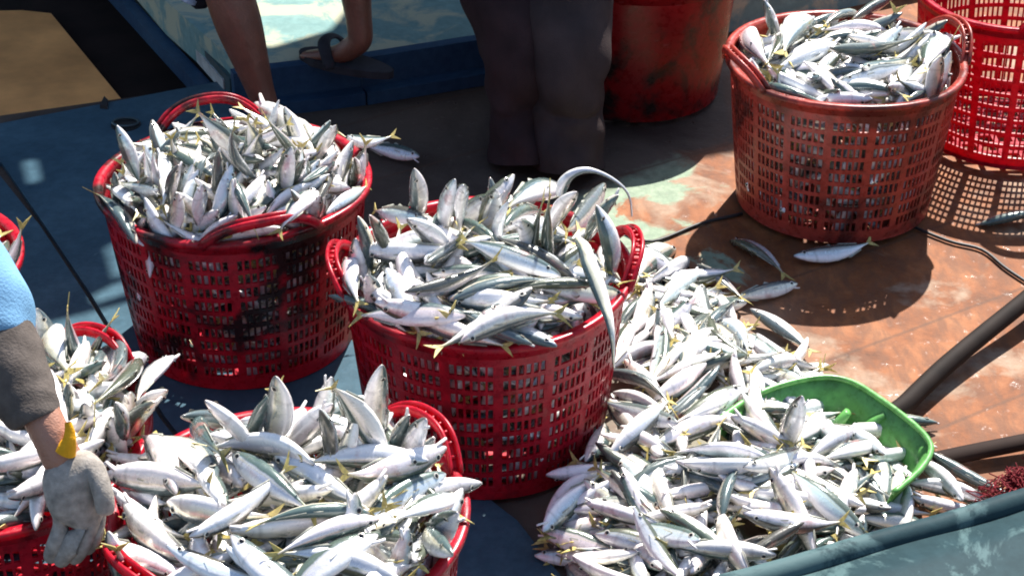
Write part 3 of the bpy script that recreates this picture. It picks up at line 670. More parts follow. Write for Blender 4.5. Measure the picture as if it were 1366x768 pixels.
(0.521,3.015,0.02,-0.333,0.371,0.643,-0.581,0.189,4,0.79,7, 'dark-backed fish lying apart at the right edge of the pile'),
(0.489,3.163,0.02,0.912,-0.353,-0.072,0.198,0.174,0,0.83,7, 'silver fish on the near edge of the faded basket shadow'),
(0.667,3.328,0.02,0.183,0.119,-0.523,-0.824,0.189,4,0.97,7, 'bluish silver fish on the deck right under the faded basket'),
(0.507,3.309,0.019,0.422,-0.323,-0.512,0.675,0.212,1,0.89,7, 'dark fish lying deep in the faded basket shadow'),
(0.655,2.742,0.018,-0.861,-0.47,0.104,0.162,0.195,5,0.84,7, 'dark fish with only its head showing beyond the green scoop'),
(1.076,3.478,0.019,-0.127,0.073,-0.489,0.86,0.187,5,0.89,7, 'dark fish on the dotted shadow of the crimson basket'),
(0.791,2.548,0.02,-0.319,0.142,0.378,-0.858,0.194,4,0.75,7, 'bluish fish between the green scoop and the maroon net'),
(0.704,2.544,0.042,-0.11,-0.879,0.461,0.061,0.176,1,0.86,7, 'pale fish touching the maroon net on the deck'),
(-0.41,2.222,0.358,0.092,-0.419,0.142,-0.892,0.187,3,0.87,2, 'dark-backed fish pointing upper left at back left edge of nearest basket'),
(-0.37,2.082,0.443,-0.626,0.072,0.69,0.356,0.182,4,0.8,2, 'white-bellied fish standing head up at back left edge of nearest basket'),
(-0.353,2.108,0.427,0.682,0.39,-0.555,0.273,0.179,2,0.77,2, 'dark-backed fish standing head up at back edge of nearest basket'),
(-0.327,2.101,0.452,-0.824,0.047,0.538,0.171,0.192,4,1.03,2, 'silver-sided fish standing head up at back edge of nearest basket'),
(-0.209,2.074,0.484,0.042,-0.817,-0.214,0.534,0.199,3,0.9,2, 'silver-sided fish standing tail up at back right edge of nearest basket'),
(-0.288,2.26,0.334,0.185,-0.812,-0.13,-0.538,0.199,5,0.81,2, 'white-bellied fish standing head up at back edge of nearest basket'),
(-0.29,2.11,0.424,-0.152,0.855,-0.089,0.488,0.196,0,0.93,2, 'silver-sided fish standing head up inside back part of nearest basket'),
(-0.321,2.13,0.41,0.152,0.846,0.512,0.013,0.171,2,1.0,2, 'silver-sided fish pointing upper right at back edge of nearest basket'),
(-0.249,2.062,0.427,-0.446,-0.61,0.509,-0.412,0.196,1,0.75,2, 'dark-backed fish standing head up inside back part of nearest basket'),
(-0.226,2.077,0.386,-0.699,0.143,0.635,0.296,0.183,3,0.75,2, 'silver-sided fish standing head up inside back right part of nearest basket'),
(-0.239,2.147,0.398,0.145,0.942,-0.301,-0.016,0.165,1,0.79,2, 'silver-sided fish pointing right inside back right part of nearest basket, left of two'),
(-0.185,2.158,0.433,0.253,-0.635,-0.009,-0.729,0.178,4,0.97,2, 'silver-sided fish standing head up at back right edge of nearest basket, left of two'),
(-0.163,2.158,0.36,0.425,0.586,-0.574,0.382,0.187,2,0.79,2, 'dark-backed fish standing head up at back right edge of nearest basket'),
(-0.147,2.136,0.379,-0.745,0.285,0.411,0.441,0.193,0,0.97,2, 'silver-sided fish standing head up at back right edge of nearest basket, right of two'),
(-0.226,1.954,0.392,0.046,-0.893,-0.444,-0.066,0.187,5,0.96,2, 'white-bellied fish pointing upper right inside right part of nearest basket'),
(-0.115,2.043,0.365,0.148,0.861,0.485,-0.025,0.18,3,0.91,2, 'silver-sided fish pointing upper right at right edge of nearest basket, right of two'),
(-0.196,1.937,0.378,-0.145,-0.893,-0.405,-0.133,0.185,4,0.81,2, 'silver-sided fish pointing upper right inside front right part of nearest basket, right of two'),
(-0.097,1.98,0.349,0.732,-0.091,-0.575,-0.354,0.18,5,1.05,2, 'silver-sided fish standing head up at front right edge of nearest basket'),
(-0.104,1.996,0.315,0.057,-0.814,-0.431,-0.385,0.191,4,1.0,2, 'white-bellied fish pointing away at right edge of nearest basket'),
(-0.102,1.97,0.363,0.616,-0.333,0.001,-0.714,0.177,3,0.91,2, 'silver-sided fish pointing downward at front right edge of nearest basket'),
(-0.155,1.937,0.329,0.311,-0.421,-0.26,-0.812,0.206,0,0.81,2, 'silver-sided fish pointing upper left at front right edge of nearest basket, left of two'),
(-0.114,1.995,0.324,0.376,-0.526,0.225,-0.729,0.209,1,0.95,2, 'silver-sided fish pointing left at front right edge of nearest basket'),
(-0.153,1.903,0.32,-0.189,0.739,0.285,0.581,0.197,0,0.87,2, 'white-bellied fish pointing away at front right edge of nearest basket'),
(-0.22,1.892,0.366,0.087,0.803,0.28,0.518,0.206,5,0.92,2, 'silver-sided fish pointing away inside front right part of nearest basket'),
(-0.319,1.972,0.423,-0.026,0.999,-0.005,0.04,0.171,5,0.84,2, 'white-bellied fish pointing right in the centre of nearest basket'),
(-0.501,2.05,0.368,-0.067,-0.415,-0.873,0.247,0.18,5,0.94,2, 'silver-sided fish pointing left at left edge of nearest basket, left of two'),
(-0.496,2.18,0.325,-0.1,-0.152,0.983,-0.025,0.172,5,0.76,2, 'white-bellied fish pointing left at left edge of nearest basket'),
(-0.406,1.998,0.397,-0.337,0.448,0.713,-0.421,0.174,5,0.84,2, 'silver-sided fish pointing away inside front left part of nearest basket'),
(-0.404,2.066,0.402,-0.255,-0.848,0.465,-0.004,0.179,0,1.05,2, 'silver-sided fish pointing lower right inside left part of nearest basket, right of two'),
(-0.477,1.988,0.371,-0.129,-0.351,-0.923,-0.094,0.179,5,1.02,2, 'white-bellied fish pointing upper left at front left edge of nearest basket, second from left'),
(-0.389,1.879,0.363,0.323,-0.406,-0.823,0.232,0.199,3,0.84,2, 'white-bellied fish pointing upper left at front left edge of nearest basket, rightmost of three'),
(-0.501,1.939,0.296,0.597,-0.04,-0.774,-0.208,0.203,1,1.01,2, 'white-bellied fish pointing upper left at front left edge of nearest basket, leftmost of three'),
(-0.443,1.969,0.359,-0.826,-0.428,0.359,-0.071,0.211,0,0.84,2, 'dark-backed fish pointing upper right at front left edge of nearest basket'),
(-0.159,1.867,0.371,-0.004,-0.472,0.845,-0.249,0.174,4,1.04,2, 'silver-sided fish pointing lower left at front right edge of nearest basket'),
(-0.389,1.876,0.385,0.156,-0.213,0.964,-0.019,0.167,1,0.98,2, 'white-bellied fish pointing lower left at front left edge of nearest basket'),
(-0.716,2.447,0.33,0.063,-0.701,-0.199,-0.682,0.179,5,0.87,4, 'silver-sided fish standing head up at back edge of gloved-hand basket'),
(-0.659,2.385,0.399,0.465,0.529,0.57,-0.424,0.191,1,0.82,4, 'dark-backed fish standing tail up at back right edge of gloved-hand basket, left of two'),
(-0.643,2.43,0.348,0.435,0.284,0.611,-0.598,0.172,1,0.74,4, 'dark-backed fish standing tail up at back right edge of gloved-hand basket, right of two'),
(-0.624,2.383,0.36,0.674,-0.315,-0.138,0.653,0.184,0,1.02,4, 'silver-sided fish pointing upper right at back right edge of gloved-hand basket, second from left'),
(-0.553,2.302,0.327,0.29,-0.805,0.004,-0.517,0.198,1,0.75,4, 'silver-sided fish standing head up at right edge of gloved-hand basket, rightmost of three'),
(-0.577,2.283,0.308,-0.477,0.632,0.32,0.521,0.193,5,1.0,4, 'white-bellied fish standing head up at right edge of gloved-hand basket'),
(-0.543,2.216,0.368,0.726,0.372,-0.575,0.055,0.172,2,1.05,4, 'silver-sided fish standing head up at right edge of gloved-hand basket, second from left'),
(-0.562,2.198,0.363,0.497,0.628,-0.525,0.288,0.171,1,0.92,4, 'dark-backed fish standing head up at right edge of gloved-hand basket'),
(-0.589,2.216,0.362,0.161,0.51,0.664,0.523,0.183,2,0.79,4, 'white-bellied fish pointing away inside right part of gloved-hand basket'),
(-0.648,2.22,0.364,0.563,0.571,-0.505,0.319,0.185,0,1.02,4, 'dark-backed fish standing head up inside right part of gloved-hand basket'),
(-0.594,2.161,0.373,0.124,-0.781,-0.612,0.014,0.193,4,1.05,4, 'white-bellied fish pointing upper right at right edge of gloved-hand basket'),
(-0.591,2.233,0.329,0.557,0.237,-0.788,-0.113,0.213,5,0.97,4, 'silver-sided fish pointing upper left inside right part of gloved-hand basket'),
(-0.572,2.209,0.32,0.729,-0.043,-0.614,-0.301,0.196,0,0.9,4, 'silver-sided fish standing head up at right edge of gloved-hand basket, leftmost of three'),
(-0.655,2.081,0.34,0.341,-0.153,-0.315,-0.873,0.182,2,0.86,4, 'silver-sided fish pointing left at front edge of gloved-hand basket'),
(-0.638,2.08,0.375,-0.156,0.625,-0.759,0.096,0.175,4,0.85,4, 'white-bellied fish pointing lower left at front edge of gloved-hand basket, right of two'),
(-0.665,2.055,0.317,-0.047,0.452,-0.478,0.752,0.188,3,0.81,4, 'dark-backed fish pointing left at front edge of gloved-hand basket'),
(-0.639,2.078,0.367,-0.095,0.885,0.428,0.156,0.191,1,0.96,4, 'white-bellied fish pointing upper right at front right edge of gloved-hand basket'),
(-0.634,2.155,0.395,0.486,-0.312,-0.796,0.183,0.209,3,0.88,4, 'white-bellied fish pointing away inside back right part of gloved-hand basket'),
(-0.657,2.104,0.399,0.044,0.392,-0.918,-0.031,0.186,3,0.8,4, 'white-bellied fish pointing lower left inside front right part of gloved-hand basket'),
(-0.836,2.706,0.367,-0.512,0.099,-0.777,-0.352,0.183,3,0.77,5, 'white-bellied fish standing tail up at right edge of blue-sleeve basket'),
(-0.411,3.17,0.364,-0.051,0.545,0.81,-0.211,0.343,2,0.95,0, 'silver-sided fish pointing upper left inside back right part of raised-handle basket'),
(-0.465,2.846,0.396,0.538,0.074,-0.248,0.802,0.161,5,0.83,0, 'dark-backed fish pointing upper left inside front part of raised-handle basket'),
(-0.506,2.855,0.378,0.032,-0.839,-0.264,-0.474,0.15,2,0.9,0, 'silver-sided fish pointing upper right inside front part of raised-handle basket, left of two'),
(-0.471,2.826,0.333,0.322,-0.921,-0.069,-0.208,0.163,1,0.84,0, 'white-bellied fish pointing upper right at front edge of raised-handle basket, right of two'),
(-0.699,2.904,0.343,0.825,0.328,-0.174,-0.427,0.204,2,1.02,0, 'dark-backed fish pointing lower right at front left edge of raised-handle basket'),
(-0.413,2.919,0.38,-0.345,0.354,-0.648,0.579,0.151,1,1.03,0, 'dark-backed fish pointing lower left inside front right part of raised-handle basket'),
(-0.267,3.16,0.355,0.388,0.05,-0.389,-0.834,0.143,3,0.75,0, 'silver-sided fish pointing left at right edge of raised-handle basket'),
(-0.286,2.95,0.346,-0.115,0.516,-0.814,0.242,0.137,1,0.8,0, 'silver-sided fish pointing lower left at front right edge of raised-handle basket'),
(0.035,2.908,0.374,0.737,-0.382,-0.116,0.545,0.287,5,0.84,1, 'silver-sided fish pointing upper right at back right edge of middle basket, left of two'),
(-0.099,2.666,0.409,-0.432,0.174,-0.419,0.78,0.166,4,1.06,1, 'dark-backed fish pointing lower left in the centre of middle basket'),
(-0.034,2.693,0.402,-0.491,0.087,0.26,-0.827,0.172,1,0.99,1, 'dark-backed fish pointing upper left in the centre of middle basket'),
(-0.013,2.62,0.419,-0.879,0.409,-0.135,0.206,0.187,3,0.85,1, 'silver-sided fish pointing right in the centre of middle basket'),
(0.024,2.66,0.402,-0.815,-0.53,0.067,0.222,0.187,2,0.81,1, 'dark-backed fish pointing right inside right part of middle basket'),
(-0.009,2.53,0.385,0.033,0.071,-0.99,0.116,0.182,3,0.96,1, 'silver-sided fish pointing left inside front part of middle basket'),
(-0.048,2.477,0.376,-0.626,-0.73,-0.079,-0.263,0.193,1,1.01,1, 'dark-backed fish pointing upper right at front edge of middle basket'),
(0.03,2.516,0.372,0.299,-0.047,-0.599,-0.741,0.171,2,1.04,1, 'white-bellied fish pointing left at front edge of middle basket'),
(0.104,2.593,0.366,-0.914,0.365,-0.06,-0.169,0.196,3,0.85,1, 'silver-sided fish pointing right at front right edge of middle basket, right of two'),
(-0.17,2.513,0.372,0.856,-0.477,-0.022,-0.197,0.197,1,1.02,1, 'silver-sided fish pointing right at front left edge of middle basket'),
(-0.121,2.502,0.365,-0.154,0.06,0.981,-0.105,0.197,2,0.96,1, 'silver-sided fish pointing left at front left edge of middle basket'),
(-0.261,2.627,0.368,0.28,-0.563,-0.7,0.339,0.187,1,0.9,1, 'silver-sided fish pointing away at front left edge of middle basket'),
(-0.172,2.548,0.369,0.286,-0.47,-0.797,0.249,0.18,0,1.06,1, 'silver-sided fish pointing upper left at front left edge of middle basket, right of two'),
(-0.088,2.56,0.41,0.292,0.033,0.164,-0.942,0.183,4,0.82,1, 'dark-backed fish pointing lower left inside front left part of middle basket'),
(0.003,2.478,0.382,0.009,-0.188,0.966,-0.176,0.187,4,0.97,1, 'silver-sided fish pointing left at front edge of middle basket, right of two'),
(-0.049,2.497,0.37,-0.845,-0.429,0.062,0.312,0.181,5,0.77,1, 'dark-backed fish pointing lower right at front edge of middle basket'),
(-0.214,2.574,0.333,-0.317,0.031,0.423,-0.848,0.189,1,0.79,1, 'dark-backed fish pointing upper left at front left edge of middle basket'),
(0.598,3.672,0.351,-0.42,-0.695,-0.514,-0.276,0.311,4,1.03,3, 'silver-sided fish pointing upper right inside back left part of faded brick-red basket'),
(0.724,3.722,0.338,-0.121,-0.985,-0.121,0.001,0.182,4,0.81,3, 'silver-sided fish pointing right in the centre of faded brick-red basket'),
(0.592,3.554,0.338,-0.141,-0.933,-0.322,-0.071,0.235,0,0.98,3, 'silver-sided fish pointing upper right inside front left part of faded brick-red basket'),
(0.75,3.584,0.359,0.216,-0.138,0.444,-0.859,0.26,4,0.93,3, 'dark-backed fish pointing left in the centre of faded brick-red basket'),
(0.868,3.569,0.352,0.567,-0.584,-0.396,0.425,0.269,5,1.01,3, 'silver-sided fish pointing away at right edge of faded brick-red basket'),
(0.78,3.46,0.333,0.314,0.819,0.432,0.209,0.192,2,0.86,3, 'silver-sided fish pointing upper right at front right edge of faded brick-red basket, left of two'),
(0.717,3.416,0.341,-0.143,0.104,0.752,-0.635,0.168,3,0.85,3, 'dark-backed fish pointing left at front edge of faded brick-red basket'),
(0.574,3.413,0.326,0.274,-0.069,-0.469,0.837,0.193,5,0.83,3, 'dark-backed fish pointing left at front left edge of faded brick-red basket'),
(0.505,3.617,0.342,-0.187,0.613,0.725,-0.251,0.283,3,1.02,3, 'silver-sided fish pointing upper left at left edge of faded brick-red basket'),
(0.278,3.245,0.038,-0.414,-0.704,-0.533,-0.222,0.291,4,0.93,6, 'silver-sided fish pointing upper right at the upper tip of the pile, second from left'),
(0.302,3.196,0.042,-0.12,0.885,0.43,-0.132,0.241,4,1.05,6, 'white-bellied fish pointing upper right at the upper tip of the pile'),
(0.314,3.114,0.046,-0.135,-0.862,-0.485,-0.051,0.197,0,1.02,6, 'silver-sided fish pointing upper right at the upper tip of the pile, third from left'),
(0.396,3.042,0.045,-0.449,0.214,-0.258,0.828,0.201,5,0.78,6, 'dark-backed fish pointing lower left on the pile just above the scoop'),
(0.419,2.945,0.055,0.081,-0.657,-0.714,0.227,0.206,4,0.92,6, 'silver-sided fish pointing upper left on the pile just above the scoop'),
(0.278,2.979,0.044,0.77,-0.485,-0.319,0.266,0.2,2,0.77,6, 'silver-sided fish pointing upper right at the upper tip of the pile, rightmost of four'),
(0.288,2.941,0.083,-0.234,0.654,0.614,-0.375,0.199,1,0.75,6, 'silver-sided fish pointing away in the lower left of the pile, right of two'),
(0.296,2.766,0.098,-0.053,-0.945,-0.322,-0.0,0.19,0,0.76,6, 'white-bellied fish pointing right on the pile just above the scoop'),
(0.31,2.742,0.1,-0.063,0.443,-0.881,0.157,0.179,1,1.02,6, 'silver-sided fish pointing lower left on the pile just above the scoop'),
(0.229,2.698,0.111,0.454,-0.174,-0.271,0.831,0.194,3,0.99,6, 'dark-backed fish pointing upper left in the pile against the middle basket'),
(0.427,2.731,0.073,0.386,-0.557,-0.643,0.358,0.191,1,1.01,6, 'silver-sided fish pointing away in or over the green scoop'),
(0.446,2.616,0.068,0.097,-0.42,-0.89,-0.149,0.193,1,0.85,6, 'white-bellied fish pointing upper left in or over the green scoop, left of two'),
(0.282,2.57,0.097,0.261,0.896,0.355,0.058,0.194,1,0.94,6, 'silver-sided fish pointing upper right in the middle of the pile, left of two'),
(0.196,2.616,0.09,-0.142,0.542,0.793,-0.237,0.167,0,0.99,6, 'silver-sided fish pointing upper left in the pile against the middle basket, left of two'),
(0.226,2.582,0.119,-0.185,0.431,-0.807,0.358,0.19,3,0.86,6, 'silver-sided fish pointing lower left in the lower left of the pile'),
(0.51,2.626,0.068,-0.365,-0.792,-0.483,-0.073,0.204,2,0.92,6, 'silver-sided fish pointing upper right in or over the green scoop, leftmost of three'),
(0.665,2.603,0.035,0.19,0.306,-0.928,-0.092,0.182,0,0.81,6, 'white-bellied fish pointing left in or over the green scoop, right of two'),
(0.482,2.519,0.083,-0.124,-0.756,0.642,0.022,0.178,1,0.77,6, 'silver-sided fish pointing lower right in or over the green scoop, left of two'),
(0.442,2.496,0.108,-0.434,-0.115,0.478,0.755,0.192,4,0.83,6, 'silver-sided fish pointing lower left in or over the green scoop'),
(0.333,2.494,0.118,-0.171,0.984,-0.028,0.044,0.178,1,1.03,6, 'white-bellied fish pointing right in or over the green scoop'),
(0.422,2.42,0.085,-0.04,-0.99,0.12,0.057,0.185,2,0.92,6, 'white-bellied fish pointing right beside the grey-green panel'),
(0.63,2.451,0.033,0.428,-0.559,-0.631,0.328,0.181,5,1.04,6, 'silver-sided fish pointing away beside the grey-green panel'),
(0.451,2.341,0.094,0.031,0.115,-0.923,0.367,0.18,5,0.89,6, 'silver-sided fish pointing left beside the grey-green panel, second from left'),
(0.381,2.283,0.082,-0.895,-0.269,-0.022,-0.355,0.178,4,0.83,6, 'dark-backed fish pointing upper right beside the grey-green panel, second from left'),
(0.495,2.412,0.091,-0.788,0.417,-0.28,0.356,0.184,3,0.99,6, 'silver-sided fish pointing lower right beside the grey-green panel'),
(0.099,2.421,0.076,-0.211,0.369,-0.873,0.238,0.177,2,1.0,6, 'silver-sided fish pointing lower left at the left end of the pile, left of two'),
(0.193,2.354,0.093,-0.0,-0.228,-0.973,0.038,0.174,0,0.74,6, 'white-bellied fish pointing left in the lower left of the pile'),
(0.224,2.321,0.094,0.758,-0.542,0.107,-0.348,0.195,2,0.95,6, 'silver-sided fish pointing right in the lower left of the pile'),
(0.232,2.264,0.094,-0.351,-0.353,-0.514,-0.698,0.169,3,0.77,6, 'silver-sided fish pointing upper left in the lower left of the pile, left of two'),
(0.179,2.32,0.067,-0.333,-0.842,0.407,0.118,0.191,1,0.78,6, 'silver-sided fish pointing lower right in the lower left of the pile'),
(0.178,2.253,0.054,0.078,0.13,0.967,0.205,0.192,3,1.02,6, 'white-bellied fish pointing left at the left end of the pile'),
(0.313,2.305,0.073,0.18,-0.443,0.81,-0.341,0.181,2,0.75,6, 'silver-sided fish pointing lower left in the middle of the pile'),
(0.306,2.291,0.094,-0.395,0.105,0.579,-0.706,0.193,1,0.82,6, 'dark-backed fish pointing upper left in the middle of the pile'),
(0.345,2.266,0.091,0.199,-0.492,-0.845,0.062,0.181,3,1.06,6, 'white-bellied fish pointing upper left beside the grey-green panel, leftmost of three'),
(0.351,2.414,0.117,0.521,-0.116,0.217,-0.818,0.17,1,0.87,6, 'dark-backed fish pointing lower left beside the grey-green panel'),
(0.324,2.489,0.096,0.071,0.192,-0.977,0.066,0.184,2,0.78,6, 'silver-sided fish pointing left in the middle of the pile, left of two'),
(0.311,2.27,0.097,-0.229,-0.971,0.066,0.011,0.189,0,0.79,6, 'silver-sided fish pointing right beside the grey-green panel'),
(0.562,2.55,0.081,0.77,-0.569,-0.136,0.253,0.163,1,0.82,6, 'silver-sided fish pointing right in or over the green scoop'),
(0.525,2.561,0.078,-0.146,-0.914,-0.375,-0.052,0.163,0,0.98,6, 'silver-sided fish pointing upper right in or over the green scoop, rightmost of three'),
(-0.425,2.13,0.41,-0.562,0.067,-0.201,-0.8,0.257,2,0.77,2, 'silver-sided fish pointing upper left at back left edge of nearest basket'),
(-0.344,2.06,0.44,-0.015,-0.987,0.13,-0.097,0.188,3,1.03,2, 'white-bellied fish pointing right inside back part of nearest basket'),
(-0.209,2.054,0.427,-0.222,-0.939,-0.254,0.069,0.186,3,0.86,2, 'silver-sided fish pointing right inside back right part of nearest basket, right of two'),
(-0.165,2.049,0.415,-0.22,-0.902,-0.361,0.089,0.192,5,1.05,2, 'silver-sided fish pointing right inside right part of nearest basket'),
(-0.156,2.018,0.384,0.83,-0.31,-0.103,0.452,0.18,2,1.03,2, 'silver-sided fish pointing upper right inside right part of nearest basket'),
(-0.117,2.009,0.38,-0.698,0.566,0.164,-0.408,0.163,1,0.83,2, 'silver-sided fish pointing upper right at right edge of nearest basket, left of two'),
(-0.248,1.994,0.43,0.177,-0.227,-0.911,0.294,0.19,1,0.82,2, 'silver-sided fish pointing upper left in the centre of nearest basket, right of two'),
(-0.312,1.977,0.443,0.321,0.179,0.327,0.871,0.19,2,0.89,2, 'silver-sided fish pointing upper left in the centre of nearest basket, left of two'),
(-0.342,1.941,0.441,-0.156,0.396,-0.9,0.093,0.18,5,0.77,2, 'white-bellied fish pointing lower left inside front left part of nearest basket'),
(-0.27,1.925,0.415,0.048,0.127,-0.981,-0.137,0.188,0,0.95,2, 'white-bellied fish pointing left inside front part of nearest basket'),
(-0.265,1.92,0.437,0.853,0.499,0.066,0.137,0.165,2,0.75,2, 'dark-backed fish pointing right in the centre of nearest basket'),
(-0.242,1.89,0.427,0.184,0.942,0.27,0.081,0.167,4,0.74,2, 'silver-sided fish pointing upper right inside front right part of nearest basket, left of two'),
(-0.246,1.843,0.402,0.763,-0.48,-0.352,0.25,0.188,5,1.05,2, 'silver-sided fish pointing upper right at front edge of nearest basket'),
(-0.138,1.976,0.341,-0.245,0.447,-0.073,0.857,0.19,5,0.83,2, 'silver-sided fish pointing upper left at front right edge of nearest basket, right of two'),
(-0.224,1.866,0.403,-0.21,-0.974,0.003,0.088,0.179,4,0.93,2, 'silver-sided fish pointing right at front edge of nearest basket'),
(-0.49,2.105,0.399,0.394,0.742,-0.533,-0.095,0.23,4,0.88,2, 'silver-sided fish pointing lower right at back left edge of nearest basket'),
(-0.45,2.099,0.409,0.54,-0.696,0.236,-0.41,0.272,5,0.84,2, 'silver-sided fish pointing lower right inside back left part of nearest basket'),
(-0.405,2.008,0.434,-0.503,0.681,-0.369,0.383,0.172,0,0.76,2, 'silver-sided fish pointing lower right inside left part of nearest basket, left of two'),
(-0.464,2.028,0.409,-0.118,-0.351,-0.906,0.203,0.227,2,1.03,2, 'silver-sided fish pointing left at left edge of nearest basket, right of two'),
(-0.38,1.945,0.421,-0.039,-0.138,-0.981,0.13,0.184,3,1.05,2, 'silver-sided fish pointing left inside front left part of nearest basket'),
(-0.459,1.94,0.377,-0.028,0.366,0.901,-0.23,0.201,5,1.05,2, 'silver-sided fish pointing upper left at front left edge of nearest basket'),
(-0.354,1.853,0.398,0.098,0.085,0.572,0.81,0.171,3,0.78,2, 'silver-sided fish pointing left at front left edge of nearest basket'),
(-0.5,1.945,0.351,0.293,0.866,-0.403,-0.038,0.189,2,0.81,2, 'silver-sided fish pointing lower right at front left edge of nearest basket'),
(-0.283,1.833,0.399,0.085,0.254,0.543,0.795,0.195,4,0.94,2, 'silver-sided fish pointing upper left at front edge of nearest basket'),
(-0.69,2.389,0.385,-0.134,0.544,0.735,-0.383,0.271,1,1.05,4, 'silver-sided fish pointing upper left at back right edge of gloved-hand basket'),
(-0.648,2.33,0.39,-0.253,-0.674,-0.692,-0.06,0.166,5,0.91,4, 'silver-sided fish pointing upper right at back right edge of gloved-hand basket, leftmost of four'),
(-0.6,2.37,0.375,-0.711,-0.094,-0.246,-0.652,0.198,3,0.96,4, 'silver-sided fish pointing upper right at back right edge of gloved-hand basket, third from left'),
(-0.582,2.306,0.38,0.736,0.266,0.339,0.522,0.233,5,0.95,4, 'dark-backed fish pointing upper right at back right edge of gloved-hand basket'),
(-0.55,2.369,0.344,-0.46,0.586,0.494,-0.449,0.169,5,0.82,4, 'silver-sided fish pointing upper right at back right edge of gloved-hand basket, rightmost of four'),
(-0.624,2.068,0.394,-0.015,0.522,-0.853,-0.003,0.171,5,0.91,4, 'white-bellied fish pointing lower left at front edge of gloved-hand basket, left of two')]
first = True
for (x, y, z, q0, q1, q2, q3, L_, var, thick, grp, label) in FISH:
    o = bpy.data.objects.new('fish', FM[var]); COL.objects.link(o)
    o.location = (x, y, z); o.rotation_mode = 'QUATERNION'; o.rotation_quaternion = (q0, q1, q2, q3)
    o.scale = (L_, .85 * (.7 * L_ + .3 * .185), (.6 * L_ + .4 * .185) * thick)
    tag(o, label, 'fish', GROUPS[grp])

# fish buried in the heaps and pressed against the basket walls: beyond counting, one mesh
rnd = random.Random(11)
BUMPS = [[0.293, 2.747, 0.1, 0.17], [0.267, 2.483, 0.1, 0.16], [0.404, 2.493, 0.09, 0.14], [0.272, 3.114, 0.045, 0.13], [0.142, 2.409, 0.05, 0.13], [0.519, 2.589, 0.055, 0.12], [0.43, 2.705, 0.05, 0.1], [0.291, 2.316, 0.07, 0.15], [0.572, 2.519, 0.04, 0.12]]
def pile_z(x, y): return max(h * math.exp(-((x - a) ** 2 + (y - b) ** 2) / (2 * r * r)) for a, b, h, r in BUMPS) + .012
lowp = [PROF[i] for i in (0, 1, 3, 5, 7, 9, 11, 13)]
SV = [tuple(np.array(a) if i in (0, 3, 4) else a for i, a in enumerate(fish_arrays(by, bz, 0, 0, 8, True, lowp))) for by, bz, _, _ in VARS]
place = []
def inside(T, c):
    for u in (-.5, -.25, 0, .25, .5):
        p = T[:, 3] + T[:, 0] * u; r = math.hypot(p[0] - c[0], p[1] - c[1])
        if p[2] < .345 and r > .203 + .034 * max(0, p[2]) / .315 - .006 - .13 * np.linalg.norm(T[:, 0]) * (.25 - u * u) * 2.2: return False
    return True
def fmat(p, ax, dors, L_):
    X = Vector(ax).normalized(); Z = Vector(dors); Z = (Z - X * Z.dot(X)).normalized(); Y = Z.cross(X)
    return np.array([[X[i] * L_, Y[i] * L_, Z[i] * L_, p[i]] for i in range(3)])
DOME = dict(A=.075, B=.07, C=.085, D=.015, E=.075, F=.06)
for k, n in dict(A=150, B=120, C=120, D=90, E=120, F=60).items():
    c = BSK[k]; m_ = 0
    while m_ < n:          # two layers just below the visible surface
        r = .225 * math.sqrt(rnd.random()); a = rnd.uniform(0, 2 * PI); x, y = c[0] + r * math.cos(a), c[1] + r * math.sin(a)
        z = .325 + DOME[k] * (1 - (r / .25) ** 2) - rnd.uniform(.004, .045)
        az = rnd.uniform(0, 2 * PI); el = rnd.gauss(0, .25) if k != 'A' else rnd.gauss(.2, .6)
        if r > .16: az = a + PI / 2 * rnd.choice((-1, 1)) + rnd.gauss(0, .3)
        T = fmat((x, y, z), (math.cos(az) * math.cos(el), math.sin(az) * math.cos(el), math.sin(el)), (rnd.gauss(0, 1), rnd.gauss(0, 1), rnd.gauss(-.2, .8)), rnd.uniform(.14, .18) * (.85 if k == 'A' else 1))
        if inside(T, c): place.append(T); m_ += 1
    m_ = 0
    while m_ < 330 and k in 'ABDC':    # against the wall
        z = rnd.uniform(.04, .30); a = rnd.uniform(0, 2 * PI)
        r = .203 + .034 * z / .315 - rnd.uniform(.022, .06); x, y = c[0] + r * math.cos(a), c[1] + r * math.sin(a)
        el = rnd.gauss(0, 1.0); ta = a + PI / 2 * rnd.choice((-1, 1))
        T = fmat((x, y, z), (math.cos(ta) * math.cos(el) * .9, math.sin(ta) * math.cos(el) * .9, math.sin(el)), (rnd.gauss(0, .5), rnd.gauss(0, .5), rnd.choice((-1, 1))), rnd.uniform(.10, .16))
        if inside(T, c): place.append(T); m_ += 1
n = 0
while n < 330:
    x = rnd.uniform(-.02, .85); y = rnd.uniform(2.0, 3.25); h = pile_z(x, y)
    if h < .036 or (x < .11 + max(0, y - 2.38) * .2 and y < 2.5) or (x - BSK['B'][0]) ** 2 + (y - BSK['B'][1]) ** 2 < .275 ** 2: continue
    n += 1; az = rnd.uniform(0, 2 * PI); el = rnd.gauss(0, .12)
    z = max(.017, h - rnd.uniform(.0, .045))
    place.append((fmat((x, y, z), (math.cos(az), math.sin(az), math.sin(el)), (rnd.gauss(0, 1), rnd.gauss(0, 1), rnd.gauss(0, .7)), rnd.uniform(.15, .18))))
